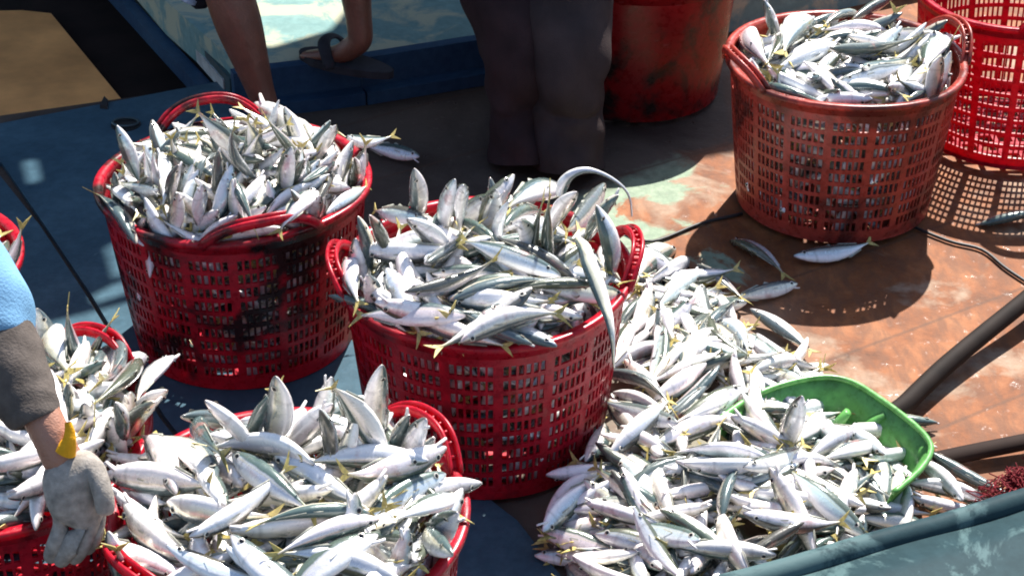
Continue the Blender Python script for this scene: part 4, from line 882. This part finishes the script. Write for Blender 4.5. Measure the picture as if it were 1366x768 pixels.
for e in [(-0.407, 2.86, 0.342, -0.051, 0.948, 0.232, 0.211, 0.15), (-0.344, 2.978, 0.375, 0.239, 0.858, 0.445, 0.098, 0.134), (-0.291, 3.037, 0.324, 0.796, -0.106, -0.558, -0.212, 0.152), (-0.407, 2.854, 0.358, -0.823, 0.481, 0.289, -0.086, 0.148), (-0.367, 2.863, 0.339, -0.539, -0.57, 0.534, -0.315, 0.152), (-0.034, 2.917, 0.292, -0.584, -0.487, 0.324, -0.563, 0.196), (-0.127, 2.519, 0.309, 0.638, -0.058, 0.678, 0.36, 0.187), (-0.102, 2.504, 0.31, -0.665, 0.164, -0.652, -0.327, 0.19), (-0.045, 2.507, 0.296, -0.401, -0.542, -0.599, 0.431, 0.197), (-0.0, 2.521, 0.356, -0.034, 0.099, -0.492, 0.864, 0.172), (0.862, 3.688, 0.312, 0.604, 0.575, -0.489, 0.256, 0.175), (0.587, 3.583, 0.324, -0.219, -0.884, -0.361, -0.201, 0.183), (0.808, 3.752, 0.289, 0.001, 0.633, -0.078, -0.77, 0.195), (0.75, 3.754, 0.327, 0.784, 0.616, -0.036, 0.062, 0.184), (0.866, 3.498, 0.3, 0.485, -0.579, -0.176, -0.632, 0.188), (0.899, 3.602, 0.309, 0.261, 0.608, 0.476, -0.58, 0.19), (0.225, 3.236, 0.036, -0.841, -0.223, -0.173, -0.461, 0.166), (0.399, 2.92, 0.061, 0.573, 0.327, 0.516, 0.546, 0.203), (0.374, 2.897, 0.072, -0.648, 0.233, 0.056, -0.723, 0.196), (0.289, 3.033, 0.037, 0.041, 0.453, -0.878, 0.148, 0.178), (0.588, 2.632, 0.051, -0.107, -0.936, -0.33, 0.058, 0.179), (0.384, 2.504, 0.093, -0.309, -0.117, 0.572, 0.751, 0.195), (0.338, 2.657, 0.078, -0.123, -0.935, 0.329, 0.042, 0.167), (0.541, 2.462, 0.054, 0.645, 0.697, -0.163, -0.268, 0.169), (0.48, 2.399, 0.057, -0.707, 0.555, 0.327, -0.291, 0.192), (0.343, 2.411, 0.067, 0.521, -0.797, -0.305, -0.012, 0.203), (0.234, 2.33, 0.064, 0.71, -0.553, 0.172, -0.4, 0.172), (-0.336, 2.236, 0.358, -0.681, 0.193, -0.609, -0.358, 0.18), (-0.189, 2.204, 0.368, 0.809, 0.296, -0.292, -0.415, 0.179), (-0.146, 2.14, 0.343, 0.665, 0.539, -0.492, 0.16, 0.18), (-0.312, 2.049, 0.413, 0.343, -0.626, 0.584, -0.387, 0.178), (-0.3, 1.938, 0.396, 0.851, 0.493, 0.017, 0.18, 0.191), (-0.338, 1.884, 0.377, 0.894, 0.424, -0.062, 0.132, 0.18), (-0.486, 2.138, 0.367, -0.82, -0.108, 0.29, 0.482, 0.19), (-0.494, 1.912, 0.335, 0.148, -0.744, -0.085, 0.645, 0.195), (-0.224, 1.872, 0.384, -0.098, -0.152, 0.961, 0.209, 0.174), (-0.281, 1.867, 0.37, 0.126, -0.211, -0.641, -0.727, 0.193), (-0.204, 1.865, 0.363, 0.072, 0.167, -0.981, 0.07, 0.179), (-0.33, 1.851, 0.376, -0.03, 0.042, -0.996, 0.07, 0.166), (-0.591, 2.388, 0.337, -0.092, -0.783, -0.609, -0.09, 0.174), (-0.594, 2.196, 0.337, -0.414, -0.536, -0.625, 0.389, 0.198), (-0.693, 2.441, 0.332, -0.837, -0.525, 0.011, -0.155, 0.168), (-0.634, 2.116, 0.364, 0.094, 0.327, -0.939, 0.047, 0.172), (-0.603, 2.193, 0.353, 0.241, 0.477, -0.845, 0.017, 0.195), (-0.67, 2.258, 0.39, -0.007, 0.591, -0.784, 0.191, 0.19), (-0.597, 2.105, 0.35, 0.172, -0.498, 0.814, -0.245, 0.172), (-0.925, 2.816, 0.348, 0.188, -0.386, -0.349, -0.833, 0.189), (-0.849, 2.661, 0.351, -0.621, -0.448, 0.479, 0.429, 0.181), (-0.902, 2.768, 0.357, 0.173, 0.705, -0.679, 0.106, 0.193), (-0.197, 2.562, 0.352, 0.038, -0.501, -0.858, -0.111, 0.172), (-0.078, 2.616, 0.384, 0.482, -0.185, 0.378, -0.768, 0.181), (0.311, 2.848, 0.087, 0.068, -0.843, -0.501, 0.183, 0.212), (0.59, 2.585, 0.048, -0.03, -0.136, 0.517, -0.844, 0.179), (0.49, 2.664, 0.043, 0.703, -0.675, -0.168, 0.151, 0.169), (-0.655, 2.155, 0.379, 0.024, 0.503, -0.864, 0.033, 0.172)]:
    q = Quaternion(e[3:7]).to_matrix(); L_ = e[7]
    place.append(np.array([[q[i][0] * L_, q[i][1] * L_, q[i][2] * L_, e[i]] for i in range(3)]))
Vs = []; Fs = []; MIs = []; D1 = []; D2 = []; RN = []; base = 0
for T in place:
    V, Fc, MI, DV, LV = SV[rnd.randrange(6)]
    Vs.append(V @ T[:, :3].T + T[:, 3]); Fs += [tuple(i + base for i in f) for f in Fc]; MIs += MI; D1.append(DV); D2.append(LV); RN.append(np.full(len(V), rnd.random())); base += len(V)
me = bpy.data.meshes.new('buried_fish'); me.from_pydata(np.concatenate(Vs).tolist(), [], Fs)
for m in (M['fish'], M['fin'], M['eyew'], M['eyeb'], M['finp']): me.materials.append(m)
me.polygons.foreach_set('material_index', MIs); me.polygons.foreach_set('use_smooth', [x != 1 for x in MIs])
for nm, arr in (('dv', D1), ('lv', D2), ('rnd', RN)):
    a_ = me.attributes.new(nm, 'FLOAT', 'POINT'); a_.data.foreach_set('value', np.concatenate(arr).astype(np.float32))
me.update(); o = bpy.data.objects.new('buried_fish', me); COL.objects.link(o)
tag(o, 'countless fish packed under the top layer of every heap and against the basket slots', 'fish', kind='stuff')

# ribbonfish: long tapering bodies
def ribbon(pts, label, mat=None, w=1.0, flat=.45, cut=0.12):
    """pts: (point, half width) along the body, head first"""
    P = spline([p for p, _ in pts], 6); Rr = []
    for i in range(len(P)):
        u = i / 6; k = min(int(u), len(pts) - 2); f = u - k
        Rr.append(pts[k][1] * (1 - f) + pts[k + 1][1] * f)
    V = []; Fc = []; DV = []; LV = []; n = 10; tang0 = None
    for i, p in enumerate(P):
        t = (P[min(i + 1, len(P) - 1)] - P[max(i - 1, 0)]).normalized()
        vv = (Vector((0, 0, CH)) - p).normalized(); a = t.cross(Vector((0, -.8, .6))); a.normalize(); b = a.cross(t)
        for k in range(n):
            q = 2 * PI * k / n
            V.append(p + a * (Rr[i] * math.cos(q)) + b * (Rr[i] * flat * math.sin(q))); DV.append(.5 + .42 * math.cos(q)); LV.append(.05 + .8 * i / len(P))
    for i in range(len(P) - 1):
        for k in range(n): Fc.append((i * n + k, i * n + (k + 1) % n, (i + 1) * n + (k + 1) % n, (i + 1) * n + k))
    Fc.append(tuple(range(n))[::-1]); Fc.append(tuple(range((len(P) - 1) * n, len(P) * n)))
    o = mesh('ribbonfish', V, Fc, M['fish'], None, True)
    for nm, arr in (('dv', DV), ('lv', LV)):
        a_ = o.data.attributes.new(nm, 'FLOAT', 'POINT'); a_.data.foreach_set('value', arr)
    tag(o, label, 'ribbonfish'); return o
def up_at(px, py, y):
    """point at depth y seen at (px, py)"""
    d = at(px, py, 0) - Vector((0, 0, CH)); return Vector((0, 0, CH)) + d * (y / d.y)
rp = [(770, 318, 2.66, .006), (779, 330, 2.62, .011), (786, 352, 2.585, .013), (797, 380, 2.55, .0125), (806, 405, 2.52, .010), (813, 428, 2.49, .007), (817, 455, 2.47, .004), (819, 490, 2.47, .0018)]
ribbon([(up_at(a, b, y), r) for a, b, y, r in rp], 'pale pinkish ribbonfish draped down over the front right rim of the middle basket', flat=.6)
rp = [(748, 262, 2.86, .008), (751, 246, 2.86, .011), (762, 233, 2.86, .008), (780, 227, 2.86, .0055), (799, 230, 2.86, .0035), (819, 240, 2.86, .0028), (834, 253, 2.86, .0022), (841, 268, 2.86, .0018), (843, 289, 2.86, .0015)]
ribbon([(up_at(a, b, y), r) for a, b, y, r in rp], 'thin whip-tailed ribbonfish arching in the air behind the middle basket', flat=.5)

# ------------------------------------------------------------------ green scoop
sc = empty('scoop', at(1100, 580, 0)); so_ = Vector(sc.location)
rimp = [at(x, y, .088) for x, y in ((952, 566), (975, 549), (1010, 527), (1055, 511), (1100, 504), (1135, 510), (1165, 527), (1205, 556), (1232, 580), (1242, 600), (1232, 622), (1212, 642), (1192, 658))]
rimp = spline(rimp, 4)
cen = sum(rimp, Vector()) / len(rimp)
basep = []
for p in rimp:
    q = p + (cen - p).normalized() * .038; q.z = .008; basep.append(q)
V = [p - so_ for p in rimp] + [((p * .35 + q * .65)) + Vector((0, 0, -.0)) - so_ for p, q in zip(rimp, basep)] + [q - so_ for q in basep]; n = len(rimp)
Fc = [(j * n + i, j * n + i + 1, (j + 1) * n + i + 1, (j + 1) * n + i) for j in (0, 1) for i in range(n - 1)] + [tuple(range(2 * n, 3 * n))]
o = mesh('pan', V, Fc, M['green'], sc, True); s = o.modifiers.new('s', 'SOLIDIFY'); s.thickness = .0035
m = MB(); m.tube([p - so_ + Vector((0, 0, .002)) for p in rimp], .0055, 8); m.build('rim', M['green'], sc, True)
for (x0, y0, x1, y1) in ((1108, 582, 1131, 549), (1142, 580, 1182, 552)):
    a, b = at(x0, y0, .02) - so_, at(x1, y1, .075) - so_; dr = (b - a).normalized(); sd = dr.cross(Vector((0, 0, 1))).normalized()
    m = MB(); m.tube([a, a * .5 + b * .5 + Vector((0, 0, .004)), b], [.010, .013, .010], 10, .7); m.build('rib', M['green'], sc, True)
tag(sc, 'bright green plastic scoop half buried in the loose fish', 'scoop')

# ------------------------------------------------------------------ hose, cable, shadow bar, net, grey-green panel
m = MB(); hz = spline([at(1176, 560, .022), at(1205, 541, .026), at(1228, 519, .03), at(1262, 487, .034), at(1310, 447, .04), at(1366, 402, .05), at(1440, 340, .06), at(1560, 250, .08)], 6)
m.tube(hz, [.011, .016] + [.0175] * (len(hz) - 2), 14); o = m.build('hose', M['hose'], None, True); tag(o, 'thick brown hose running across the rusty deck beside the green scoop', 'hose')
m = MB(); m.tube(spline([at(1180, 286, .006), at(1262, 320, .006), at(1310, 333, .006), at(1345, 360, .006), at(1400, 392, .006), at(1500, 430, .006)], 5), .0035, 8)
tag(m.build('cable', M['black'], None, True), 'thin black cable on the deck in front of the crimson basket', 'cable')
m = MB(); m.tube(spline([at(830, 308, .005), at(870, 322, .005), at(935, 298, .005), at(990, 285, .005)], 6), .0035, 6)
tag(m.build('cord', M['black'], None, True), 'thin dark cord on the pale green deck behind the middle basket', 'cord')
m = MB(); a, b = at(1225, 618, .02), at(1420, 578, .03)  # dark bar added in place of a shadow across the deck
m.tube(spline([a, at(1290, 604, .022), at(1350, 592, .026), b], 5), [.010] + [.018] * 13 + [.016, .016], 9, .7)
tag(m.build('shadow_bar', M['brown'], None, True), 'dark bar standing in for a shadow behind the maroon net at the right edge', 'shadow_piece')
r2 = random.Random(5); m = MB(); c0 = at(1372, 668, .03)
for i in range(260):
    p = c0 + Vector((r2.gauss(.01, .04), r2.gauss(.0, .028), 0)); h = .055 * math.exp(-((p - c0).length / .07) ** 2)
    P = [p + Vector((r2.gauss(0, .014), r2.gauss(0, .014), max(-.02, h - .02 + r2.gauss(0, .008)))) for _ in range(5)]
    m.tube(spline(P, 3), .0012, 4, cap=False)
tag(m.build('fishing_net', M['net'], None, True), 'small tangle of maroon netting against the grey-green panel', 'net')

pn = empty('hatch_cover', at(1200, 740, .2)); po = Vector(pn.location); zp = .20
A_, B_ = at(925, 794, zp), at(1440, 640, zp); dr = (B_ - A_).normalized(); nr = Vector((dr.y, -dr.x, 0))
A_, B_ = A_ - dr * .05, B_ + dr * .6
m = MB(); rl = [A_ + (B_ - A_) * t + Vector((0, 0, .0015 * math.sin(t * 31))) + nr * (.010 * math.sin(t * 3.1)) - nr * .012 - po for t in np.linspace(0, 1, 26)]
m.tube([p - Vector((0, 0, .012)) for p in rl], .0195, 14); m.build('rolled_edge', M['greygreen'], pn, True)
V = []; Fc = []; nx, ny = 40, 14
for j in range(ny):
    for i in range(nx):
        t = i / (nx - 1); s_ = .008 + j / (ny - 1) * .75
        p = A_ + (B_ - A_) * t + nr * (s_ + .010 * math.sin(t * 3.1)); p.z = zp - .014 - .020 * math.exp(-((s_ - .03) / .025) ** 2) * .5 + .002 * math.sin(i * .7 + j) ; V.append(p - po)
for j in range(ny - 1):
    for i in range(nx - 1): a = j * nx + i; Fc.append((a, a + nx, a + nx + 1, a + 1))
o = mesh('panel', V, Fc, M['greygreen'], pn, True); s = o.modifiers.new('s', 'SOLIDIFY'); s.thickness = .01; s.offset = 1
m = MB(); a, b = A_ - po, B_ - po; m.box((a + b) / 2 + nr * .02 + Vector((0, 0, -.115)), (b - a) / 2, nr * .008, (0, 0, .088)); m.build('side', M['greygreen'], pn)
tag(pn, 'wet grey-green panel with a rolled edge across the bottom right corner', 'hatch cover')

# ------------------------------------------------------------------ people
def skin_obj(name, verts, edges, mat, parent=None, sub=2, root=0):
    me = bpy.data.meshes.new(name); me.from_pydata([tuple(v[0]) for v in verts], edges, []); me.update()
    me.materials.append(mat)
    o = bpy.data.objects.new(name, me); COL.objects.link(o)
    s = o.modifiers.new('skin', 'SKIN'); s.use_smooth_shade = True; s.branch_smoothing = .4
    for i, v in enumerate(verts):
        r = v[1]; me.skin_vertices[0].data[i].radius = r if hasattr(r, '__len__') else (r, r)
    me.skin_vertices[0].data[root].use_root = True
    o.modifiers.new('sub', 'SUBSURF').levels = sub; o.modifiers['sub'].render_levels = sub
    if parent: o.parent = parent
    return o

def sweep(rows, name, mat, parent=None, n=20, folds=0.0, seed=0, th=0.0, capend=True):
    """loft of ellipses: rows = (centre, rx, ry) horizontally unless the axis bends; cloth folds optional"""
    rr = random.Random(seed); ph = [rr.uniform(0, 6.28) for _ in range(6)]
    V = []; Fc = []
    C_ = [Vector(r[0]) for r in rows]
    for i, (c, rx, ry) in enumerate(rows):
        c = Vector(c); t = (C_[min(i + 1, len(C_) - 1)] - C_[max(i - 1, 0)]).normalized()
        a = t.cross(Vector((0, 1, 0)));
        if a.length < .2: a = t.cross(Vector((1, 0, 0)))
        a.normalize(); b = t.cross(a)
        for k in range(n):
            q = 2 * PI * k / n
            f = 1 + folds * (math.sin(3 * q + ph[0] + i * .5) * .6 + math.sin(5 * q + ph[1] - i * .8) * .4 + math.sin(i * 1.3 + 2 * q + ph[2]) * .5)
            V.append(c + a * (rx * f * math.cos(q)) + b * (ry * f * math.sin(q)))
    for i in range(len(rows) - 1):
        for k in range(n): Fc.append((i * n + k, i * n + (k + 1) % n, (i + 1) * n + (k + 1) % n, (i + 1) * n + k))
    if capend: Fc.append(tuple(range(n))[::-1]); Fc.append(tuple(range((len(rows) - 1) * n, len(rows) * n)))
    o = mesh(name, V, Fc, mat, parent, True)
    o.modifiers.new('sub', 'SUBSURF').levels = 1; o.modifiers['sub'].render_levels = 1
    return o
def resamp(rows, k=4):
    P = spline([r[0] for r in rows], k); out = []
    for i, p in enumerate(P):
        u = i / k; j = min(int(u), len(rows) - 2); f = u - j
        out.append((p, rows[j][1] * (1 - f) + rows[j + 1][1] * f, rows[j][2] * (1 - f) + rows[j + 1][2] * f))
    return out

def foot(mbv, ankle, toe_dir, s=1.0):
    """foot chain verts for skin: heel, mid, ball, toes"""
    a = Vector(ankle); d = Vector(toe_dir).normalized()
    return [(a - d * .035 * s + Vector((0, 0, -.045)), (.026, .028)), (a + d * .06 * s + Vector((0, 0, -.045)), (.032, .026)), (a + d * .13 * s + Vector((0, 0, -.062)), (.040, .015)), (a + d * .17 * s + Vector((0, 0, -.068)), (.034, .010))]

def head_parts(root, c, facing, hair):
    c = Vector(c); f = Vector(facing).normalized(); s = f.cross(Vector((0, 0, 1))).normalized()
    # hair cap
    V = []; Fc = []; nl, nm = 8, 16
    for j in range(nl):
        ph = j / (nl - 1) * PI * .55
        for k in range(nm):
            q = 2 * PI * k / nm; v = Vector((math.sin(ph) * math.cos(q) * .088, math.sin(ph) * math.sin(q) * .105, math.cos(ph) * .115))
            V.append(c + s * v.x + f * (v.y - .012) + Vector((0, 0, v.z + .012)))
    for j in range(nl - 1):
        for k in range(nm): Fc.append((j * nm + k, (j + 1) * nm + k, (j + 1) * nm + (k + 1) % nm, j * nm + (k + 1) % nm))
    mesh('hair', V, Fc, hair, root, True)

def person(name, J, mat, root_idx=0):
    """J: list of (point, radius, parent index)"""
    verts = [(p, r) for p, r, _ in J]; edges = [(i, j[2]) for i, j in enumerate(J) if j[2] is not None]
    return skin_obj(name, verts, edges, mat, None, 2, root_idx)

def body(hip, chest, neck, head, sh_l, el_l, wr_l, sh_r, el_r, wr_r, legs, mat):
    J = [(hip, (.125, .10), None), ((hip + chest) / 2, (.115, .09), 0), (chest, (.135, .095), 1), (neck, (.055, .055), 2), (neck * .45 + head * .55, (.062, .07), 3), (head, (.074, .088), 4), (head + (head - neck).normalized() * .07, (.05, .06), 5)]
    for sh, el, wr in ((sh_l, el_l, wr_l), (sh_r, el_r, wr_r)):
        b = len(J); J += [(sh, (.052, .055), 2), (el, (.036, .038), b), ((el + wr) / 2, (.036, .034), b + 1), (wr, (.023, .028), b + 2)]
        d = (wr - el).normalized(); sd = d.cross(Vector((0, 1, .3))).normalized()
        J += [(wr + d * .05, (.034, .018), b + 3)]
        pb = len(J) - 1
        for k, ln in enumerate((.075, .085, .08, .062)):
            o_ = sd * (k - 1.5) * .019
            J += [(wr + d * .088 + o_, (.0095, .0095), pb), (wr + d * (.088 + ln * .55) + o_ * 1.1 + Vector((0, -.006, 0)), (.0085, .0085), len(J)), (wr + d * (.088 + ln) + o_ * 1.1 + Vector((0, -.016, 0)), (.007, .007), len(J) + 1)]
        J += [(wr + d * .04 - sd * .034, (.011, .011), pb), (wr + d * .075 - sd * .055, (.009, .009), len(J))]
    for lg in legs:
        prev = 0
        for p, r in lg:
            J.append((Vector(p), r, prev)); prev = len(J) - 1
    return person('person', J, mat)

# person with bare legs at the back left: one foot on the deck behind the basket, the other up on the raised deck
kn = up_at(292, -48, 3.90); an = at(360, 190, 0); an.z = .075
hip = Vector((kn.x - .02, kn.y + .22, .93)); hip = Vector((-.42, 4.42, .90))
an2 = at(482, 56, .175); kn2 = an2 + Vector((-.035, .06, .43))
td = Vector((.15, -.95, 0)); td2 = Vector((-.80, .45, 0)).normalized()
calf = lambda k, a: [(k, (.058, .056)), (k.lerp(a, .18), (.056, .058)), (k.lerp(a, .38), (.057, .060)), (k.lerp(a, .62), (.043, .046)), (k.lerp(a, .85), (.031, .034)), (a, (.031, .033))]
leg1 = [(hip + Vector((-.09, -.02, -.05)), (.085, .09)), (hip.lerp(kn, .55) + Vector((-.05, 0, .02)), (.075, .078))] + calf(kn, an) + foot(None, an, td)[1:]
leg2 = [(hip + Vector((.09, 0, -.05)), (.085, .09)), (hip.lerp(kn2, .55) + Vector((.04, 0, .02)), (.072, .075))] + calf(kn2, an2) + foot(None, an2, td2)[1:]
ch_ = hip + Vector((.30, .25, .30)); nk = ch_ + Vector((0, .02, .19)); hd1 = nk + Vector((0, .0, .15))
p1 = body(hip, ch_, nk, hd1, ch_ + Vector((-.19, 0, .1)), ch_ + Vector((-.26, .05, -.18)), ch_ + Vector((-.22, -.1, -.4)), ch_ + Vector((.19, 0, .1)), ch_ + Vector((.26, .05, -.18)), ch_ + Vector((.22, -.1, -.4)), [leg1, leg2], M['skin'])
tag(p1, 'person with bare brown legs, one sandalled foot up on the turquoise raised deck', 'person')
head_parts(p1, hd1, (0, -1, -.2), M['hair'])
sweep(resamp([(hip + Vector((0, 0, .05)), .17, .13), (hip + Vector((0, -.01, -.10)), .185, .14)]), 'shorts', M['shorts'], p1, folds=.03)
sweep(resamp([(hip + Vector((-.08, -.03, -.05)), .11, .11), (hip.lerp(kn, .6) + Vector((-.06, -.01, .0)), .10, .10), (kn + Vector((-.045, .0, .055)), .085, .09)]), 'shorts_leg', M['shorts'], p1, folds=.05, capend=False)
sweep(resamp([(hip + Vector((.08, 0, -.05)), .11, .11), (hip.lerp(kn2, .6) + Vector((.04, 0, .0)), .10, .10), (kn2 + Vector((0, .0, .05)), .085, .09)]), 'shorts_leg', M['shorts'], p1, folds=.05, capend=False)
sweep(resamp([(hip + Vector((0, 0, .04)), .155, .115), (ch_, .175, .125), (ch_ + Vector((0, 0, .13)), .16, .10), (nk, .065, .065)]), 'shirt', M['shirtblue'], p1, folds=.02)
# pale blue striped hem hanging at the knee
a_ = up_at(256, -6, 4.0); m = MB(); m.tube(spline([up_at(236, -22, 4.02), up_at(250, -4, 4.0), up_at(262, 5, 3.99)], 4), [.012, .02, .022, .022, .02, .018, .016, .014, .010], 10, .5)
m.build('hem', simple('pale_blue_white_cloth', (.45, .55, .66), .8, nz=(60, .5)), p1, True)
m = MB(); m.tube(spline([up_at(262, -30, 4.03), up_at(266, -6, 4.01), up_at(268, 12, 4.0)], 4), [.03, .032, .03, .028, .026, .026, .024, .020, .012], 12, .7)
m.build('cuff', M['shorts'], p1, True)
def sandal(parent, an, d, z):
    d = Vector(d).normalized(); s = Vector((-d.y, d.x, 0)); c = Vector((an.x, an.y, z)) + d * .045
    out = []
    for i in range(24):
        q = 2 * PI * i / 24; L_ = .13 * math.cos(q); W_ = (.044 + .008 * math.cos(q)) * math.sin(q); out.append(c + d * L_ + s * W_)
    o = slab('sandal', out, z - .0, z + .018, M['sandal'], parent); 
    m = MB(); m.tube(spline([c + s * .05 + d * .01 + Vector((0, 0, .012)), c + s * .03 + d * .04 + Vector((0, 0, .055)), c + d * .05 + Vector((0, 0, .064)), c - s * .03 + d * .04 + Vector((0, 0, .055)), c - s * .05 + d * .01 + Vector((0, 0, .012))], 4), .015, 8, .35)
    m.build('strap', M['sandal'], o, True)
sandal(p1, an2, td2, zt + .002); sandal(p1, an, td, .003)

# person in dark trousers standing in the shade behind the middle basket
bx = up_at(720, 236, 3.72)
hp = Vector((.06, 4.1, .93)); gl_ = at(692, 232, 0); gr_ = at(757, 236, 0)
gl_ = Vector((gl_.x, gl_.y + .10, .08)); gr_ = Vector((gr_.x, gr_.y + .08, .08))
kl_ = hp.lerp(gl_, .5) + Vector((-.05, -.04, 0)); kr_ = hp.lerp(gr_, .5) + Vector((.02, -.05, 0))
ch2 = hp + Vector((.10, .28, .24)); nk2 = ch2 + Vector((.06, .16, .08)); hd2 = nk2 + Vector((.04, .12, .08))
lgs = [[(hp + Vector((-.09, 0, -.06)), (.08, .085)), (kl_, (.055, .06)), (gl_, (.035, .038))] + foot(None, gl_, (-.2, 1, 0))[1:], [(hp + Vector((.09, 0, -.06)), (.08, .085)), (kr_, (.055, .06)), (gr_, (.035, .038))] + foot(None, gr_, (.2, 1, 0))[1:]]
p2 = body(hp, ch2, nk2, hd2, ch2 + Vector((-.18, .05, .02)), ch2 + Vector((-.24, .12, -.24)), ch2 + Vector((-.18, .16, -.45)), ch2 + Vector((.20, .02, .02)), ch2 + Vector((.26, .1, -.24)), ch2 + Vector((.2, .16, -.45)), lgs, M['skin'])
tag(p2, 'person in loose dark maroon-brown trousers standing in the shade', 'person')
head_parts(p2, hd2, (0, 1, -.5), M['hair'])
sweep(resamp([(hp + Vector((-.09, 0, .0)), .13, .12), (kl_ + Vector((-.02, 0, .1)), .125, .105), (kl_ + Vector((-.01, 0, -.12)), .105, .095), (gl_ + Vector((.0, 0, .16)), .078, .085), (gl_ + Vector((.0, 0, .04)), .068, .085), (gl_ + Vector((.005, -.04, -.075)), .070, .12)], 7), 'trouser_leg', M['trouser'], p2, n=44, folds=.085, seed=2, capend=False)
sweep(resamp([(hp + Vector((.08, 0, .0)), .13, .12), (kr_ + Vector((.01, 0, .1)), .122, .105), (kr_ + Vector((.01, 0, -.12)), .108, .10), (gr_ + Vector((.0, 0, .16)), .086, .09), (gr_ + Vector((.0, 0, .05)), .080, .09), (gr_ + Vector((.0, -.04, -.075)), .080, .12)], 7), 'trouser_leg', M['trouser2'], p2, n=44, folds=.085, seed=5, capend=False)
sweep(resamp([(hp + Vector((0, -.01, -.12)), .19, .14), (hp + Vector((0, 0, .05)), .17, .13), (ch2, .18, .13), (ch2.lerp(nk2, .7), .13, .10), (nk2, .07, .07)]), 'shirt', M['trouser'], p2, folds=.02)

# person reaching in from the left with a blue sleeve and a grey glove
wr = up_at(68, 580, 2.0); elb = up_at(-20, 400, 2.13); shd = up_at(-330, 60, 2.42); hand = up_at(92, 630, 1.98)
hip3 = Vector((-1.55, 2.9, .95)); ch3 = shd + Vector((-.16, .12, .0)); nk3 = ch3 + Vector((-.02, -.06, .2)); hd3 = nk3 + Vector((.05, -.1, .13))
J = [(hip3, (.13, .11), None), ((hip3 + ch3) / 2, (.12, .10), 0), (ch3, (.13, .10), 1), (nk3, (.055, .055), 2), (nk3.lerp(hd3, .5), (.065, .07), 3), (hd3, (.074, .088), 4)]
J += [(shd, (.055, .058), 2), (shd.lerp(elb, .55), (.05, .052), 6), (elb, (.036, .036), 7), (elb.lerp(wr, .5), (.030, .03), 8), (wr, (.026, .030), 9), (hand, (.03, .022), 10)]
J += [(ch3 + Vector((-.22, .1, 0)), (.055, .058), 2), (ch3 + Vector((-.3, .05, -.28)), (.042, .042), 12), (ch3 + Vector((-.2, -.15, -.42)), (.028, .03), 13), (ch3 + Vector((-.16, -.22, -.46)), (.036, .018), 14)]
for s_ in (-1, 1):
    b = len(J); J += [(hip3 + Vector((0, .1 * s_, -.08)), (.085, .09), 0), (hip3 + Vector((.02, .14 * s_, -.46)), (.06, .06), b), (hip3 + Vector((-.02, .15 * s_, -.87)), (.036, .038), b + 1), (hip3 + Vector((.14, .16 * s_, -.92)), (.04, .018), b + 2)]
p3 = person('person', J, M['skin2'])
tag(p3, 'person reaching in from the left edge in a blue sleeve and grey cotton glove', 'person')
head_parts(p3, hd3, (.8, -.4, -.5), M['hair'])
sweep(resamp([(hip3, .18, .15), ((hip3 + ch3) / 2, .17, .14), (ch3, .19, .14), (nk3, .08, .08)]), 'shirt', M['shirtblue'], p3, folds=.03)
def px_row(x, y, yd, wpx, ratio=.9):
    p = up_at(x, y, yd); r = wpx / 2 / FPX * (p - Vector((0, 0, CH))).length; return (p, r, r * ratio)
sweep(resamp([(shd, .088, .085), px_row(-185, 225, 2.28, 150), px_row(-62, 345, 2.18, 126), px_row(-16, 410, 2.13, 116), px_row(-6, 456, 2.10, 104)], 5), 'sleeve', M['shirtblue'], p3, folds=.05, seed=8)
sweep(resamp([px_row(-8, 430, 2.115, 92), px_row(10, 480, 2.08, 100), px_row(31, 525, 2.045, 92), px_row(45, 552, 2.02, 76), px_row(49, 560, 2.015, 66)], 5), 'under_sleeve', M['greysleeve'], p3, folds=.035, seed=4)
sweep(resamp([px_row(91, 563, 1.99, 9), px_row(93, 576, 1.985, 14), px_row(92, 589, 1.98, 19), px_row(87, 602, 1.978, 30)], 4), 'cuff', M['yellow'], p3, folds=.04, seed=6, capend=False)
def pz(x, y, yd): return up_at(x, y, yd)
G = [(pz(80, 598, 1.992), (.032, .026), None), (pz(90, 628, 1.980), (.044, .026), 0), (pz(100, 662, 1.965), (.049, .025), 1), (pz(104, 686, 1.955), (.044, .022), 2)]
fingers = [((86, 698), (76, 722), (66, 748), 1.935, .0145), ((102, 708), (92, 732), (78, 752), 1.930, .0145), ((119, 706), (109, 730), (96, 748), 1.935, .014), ((134, 696), (127, 716), (114, 736), 1.950, .0125)]
for a, b, c, yd, r in fingers:
    k = len(G); G += [(pz(*a, yd + .015), (r, r), 3), (pz(*b, yd), (r * .95, r * .95), k), (pz(*c, yd + .006), (r * .78, r * .78), k + 1)]
k = len(G); G += [(pz(128, 632, 1.965), (.019, .017), 1), (pz(139, 660, 1.950), (.015, .015), k), (pz(141, 688, 1.940), (.0125, .0125), k + 1)]
skin_obj('glove', [(p, r) for p, r, _ in G], [(i, g[2]) for i, g in enumerate(G) if g[2] is not None], M['glove'], p3, 2, 0)
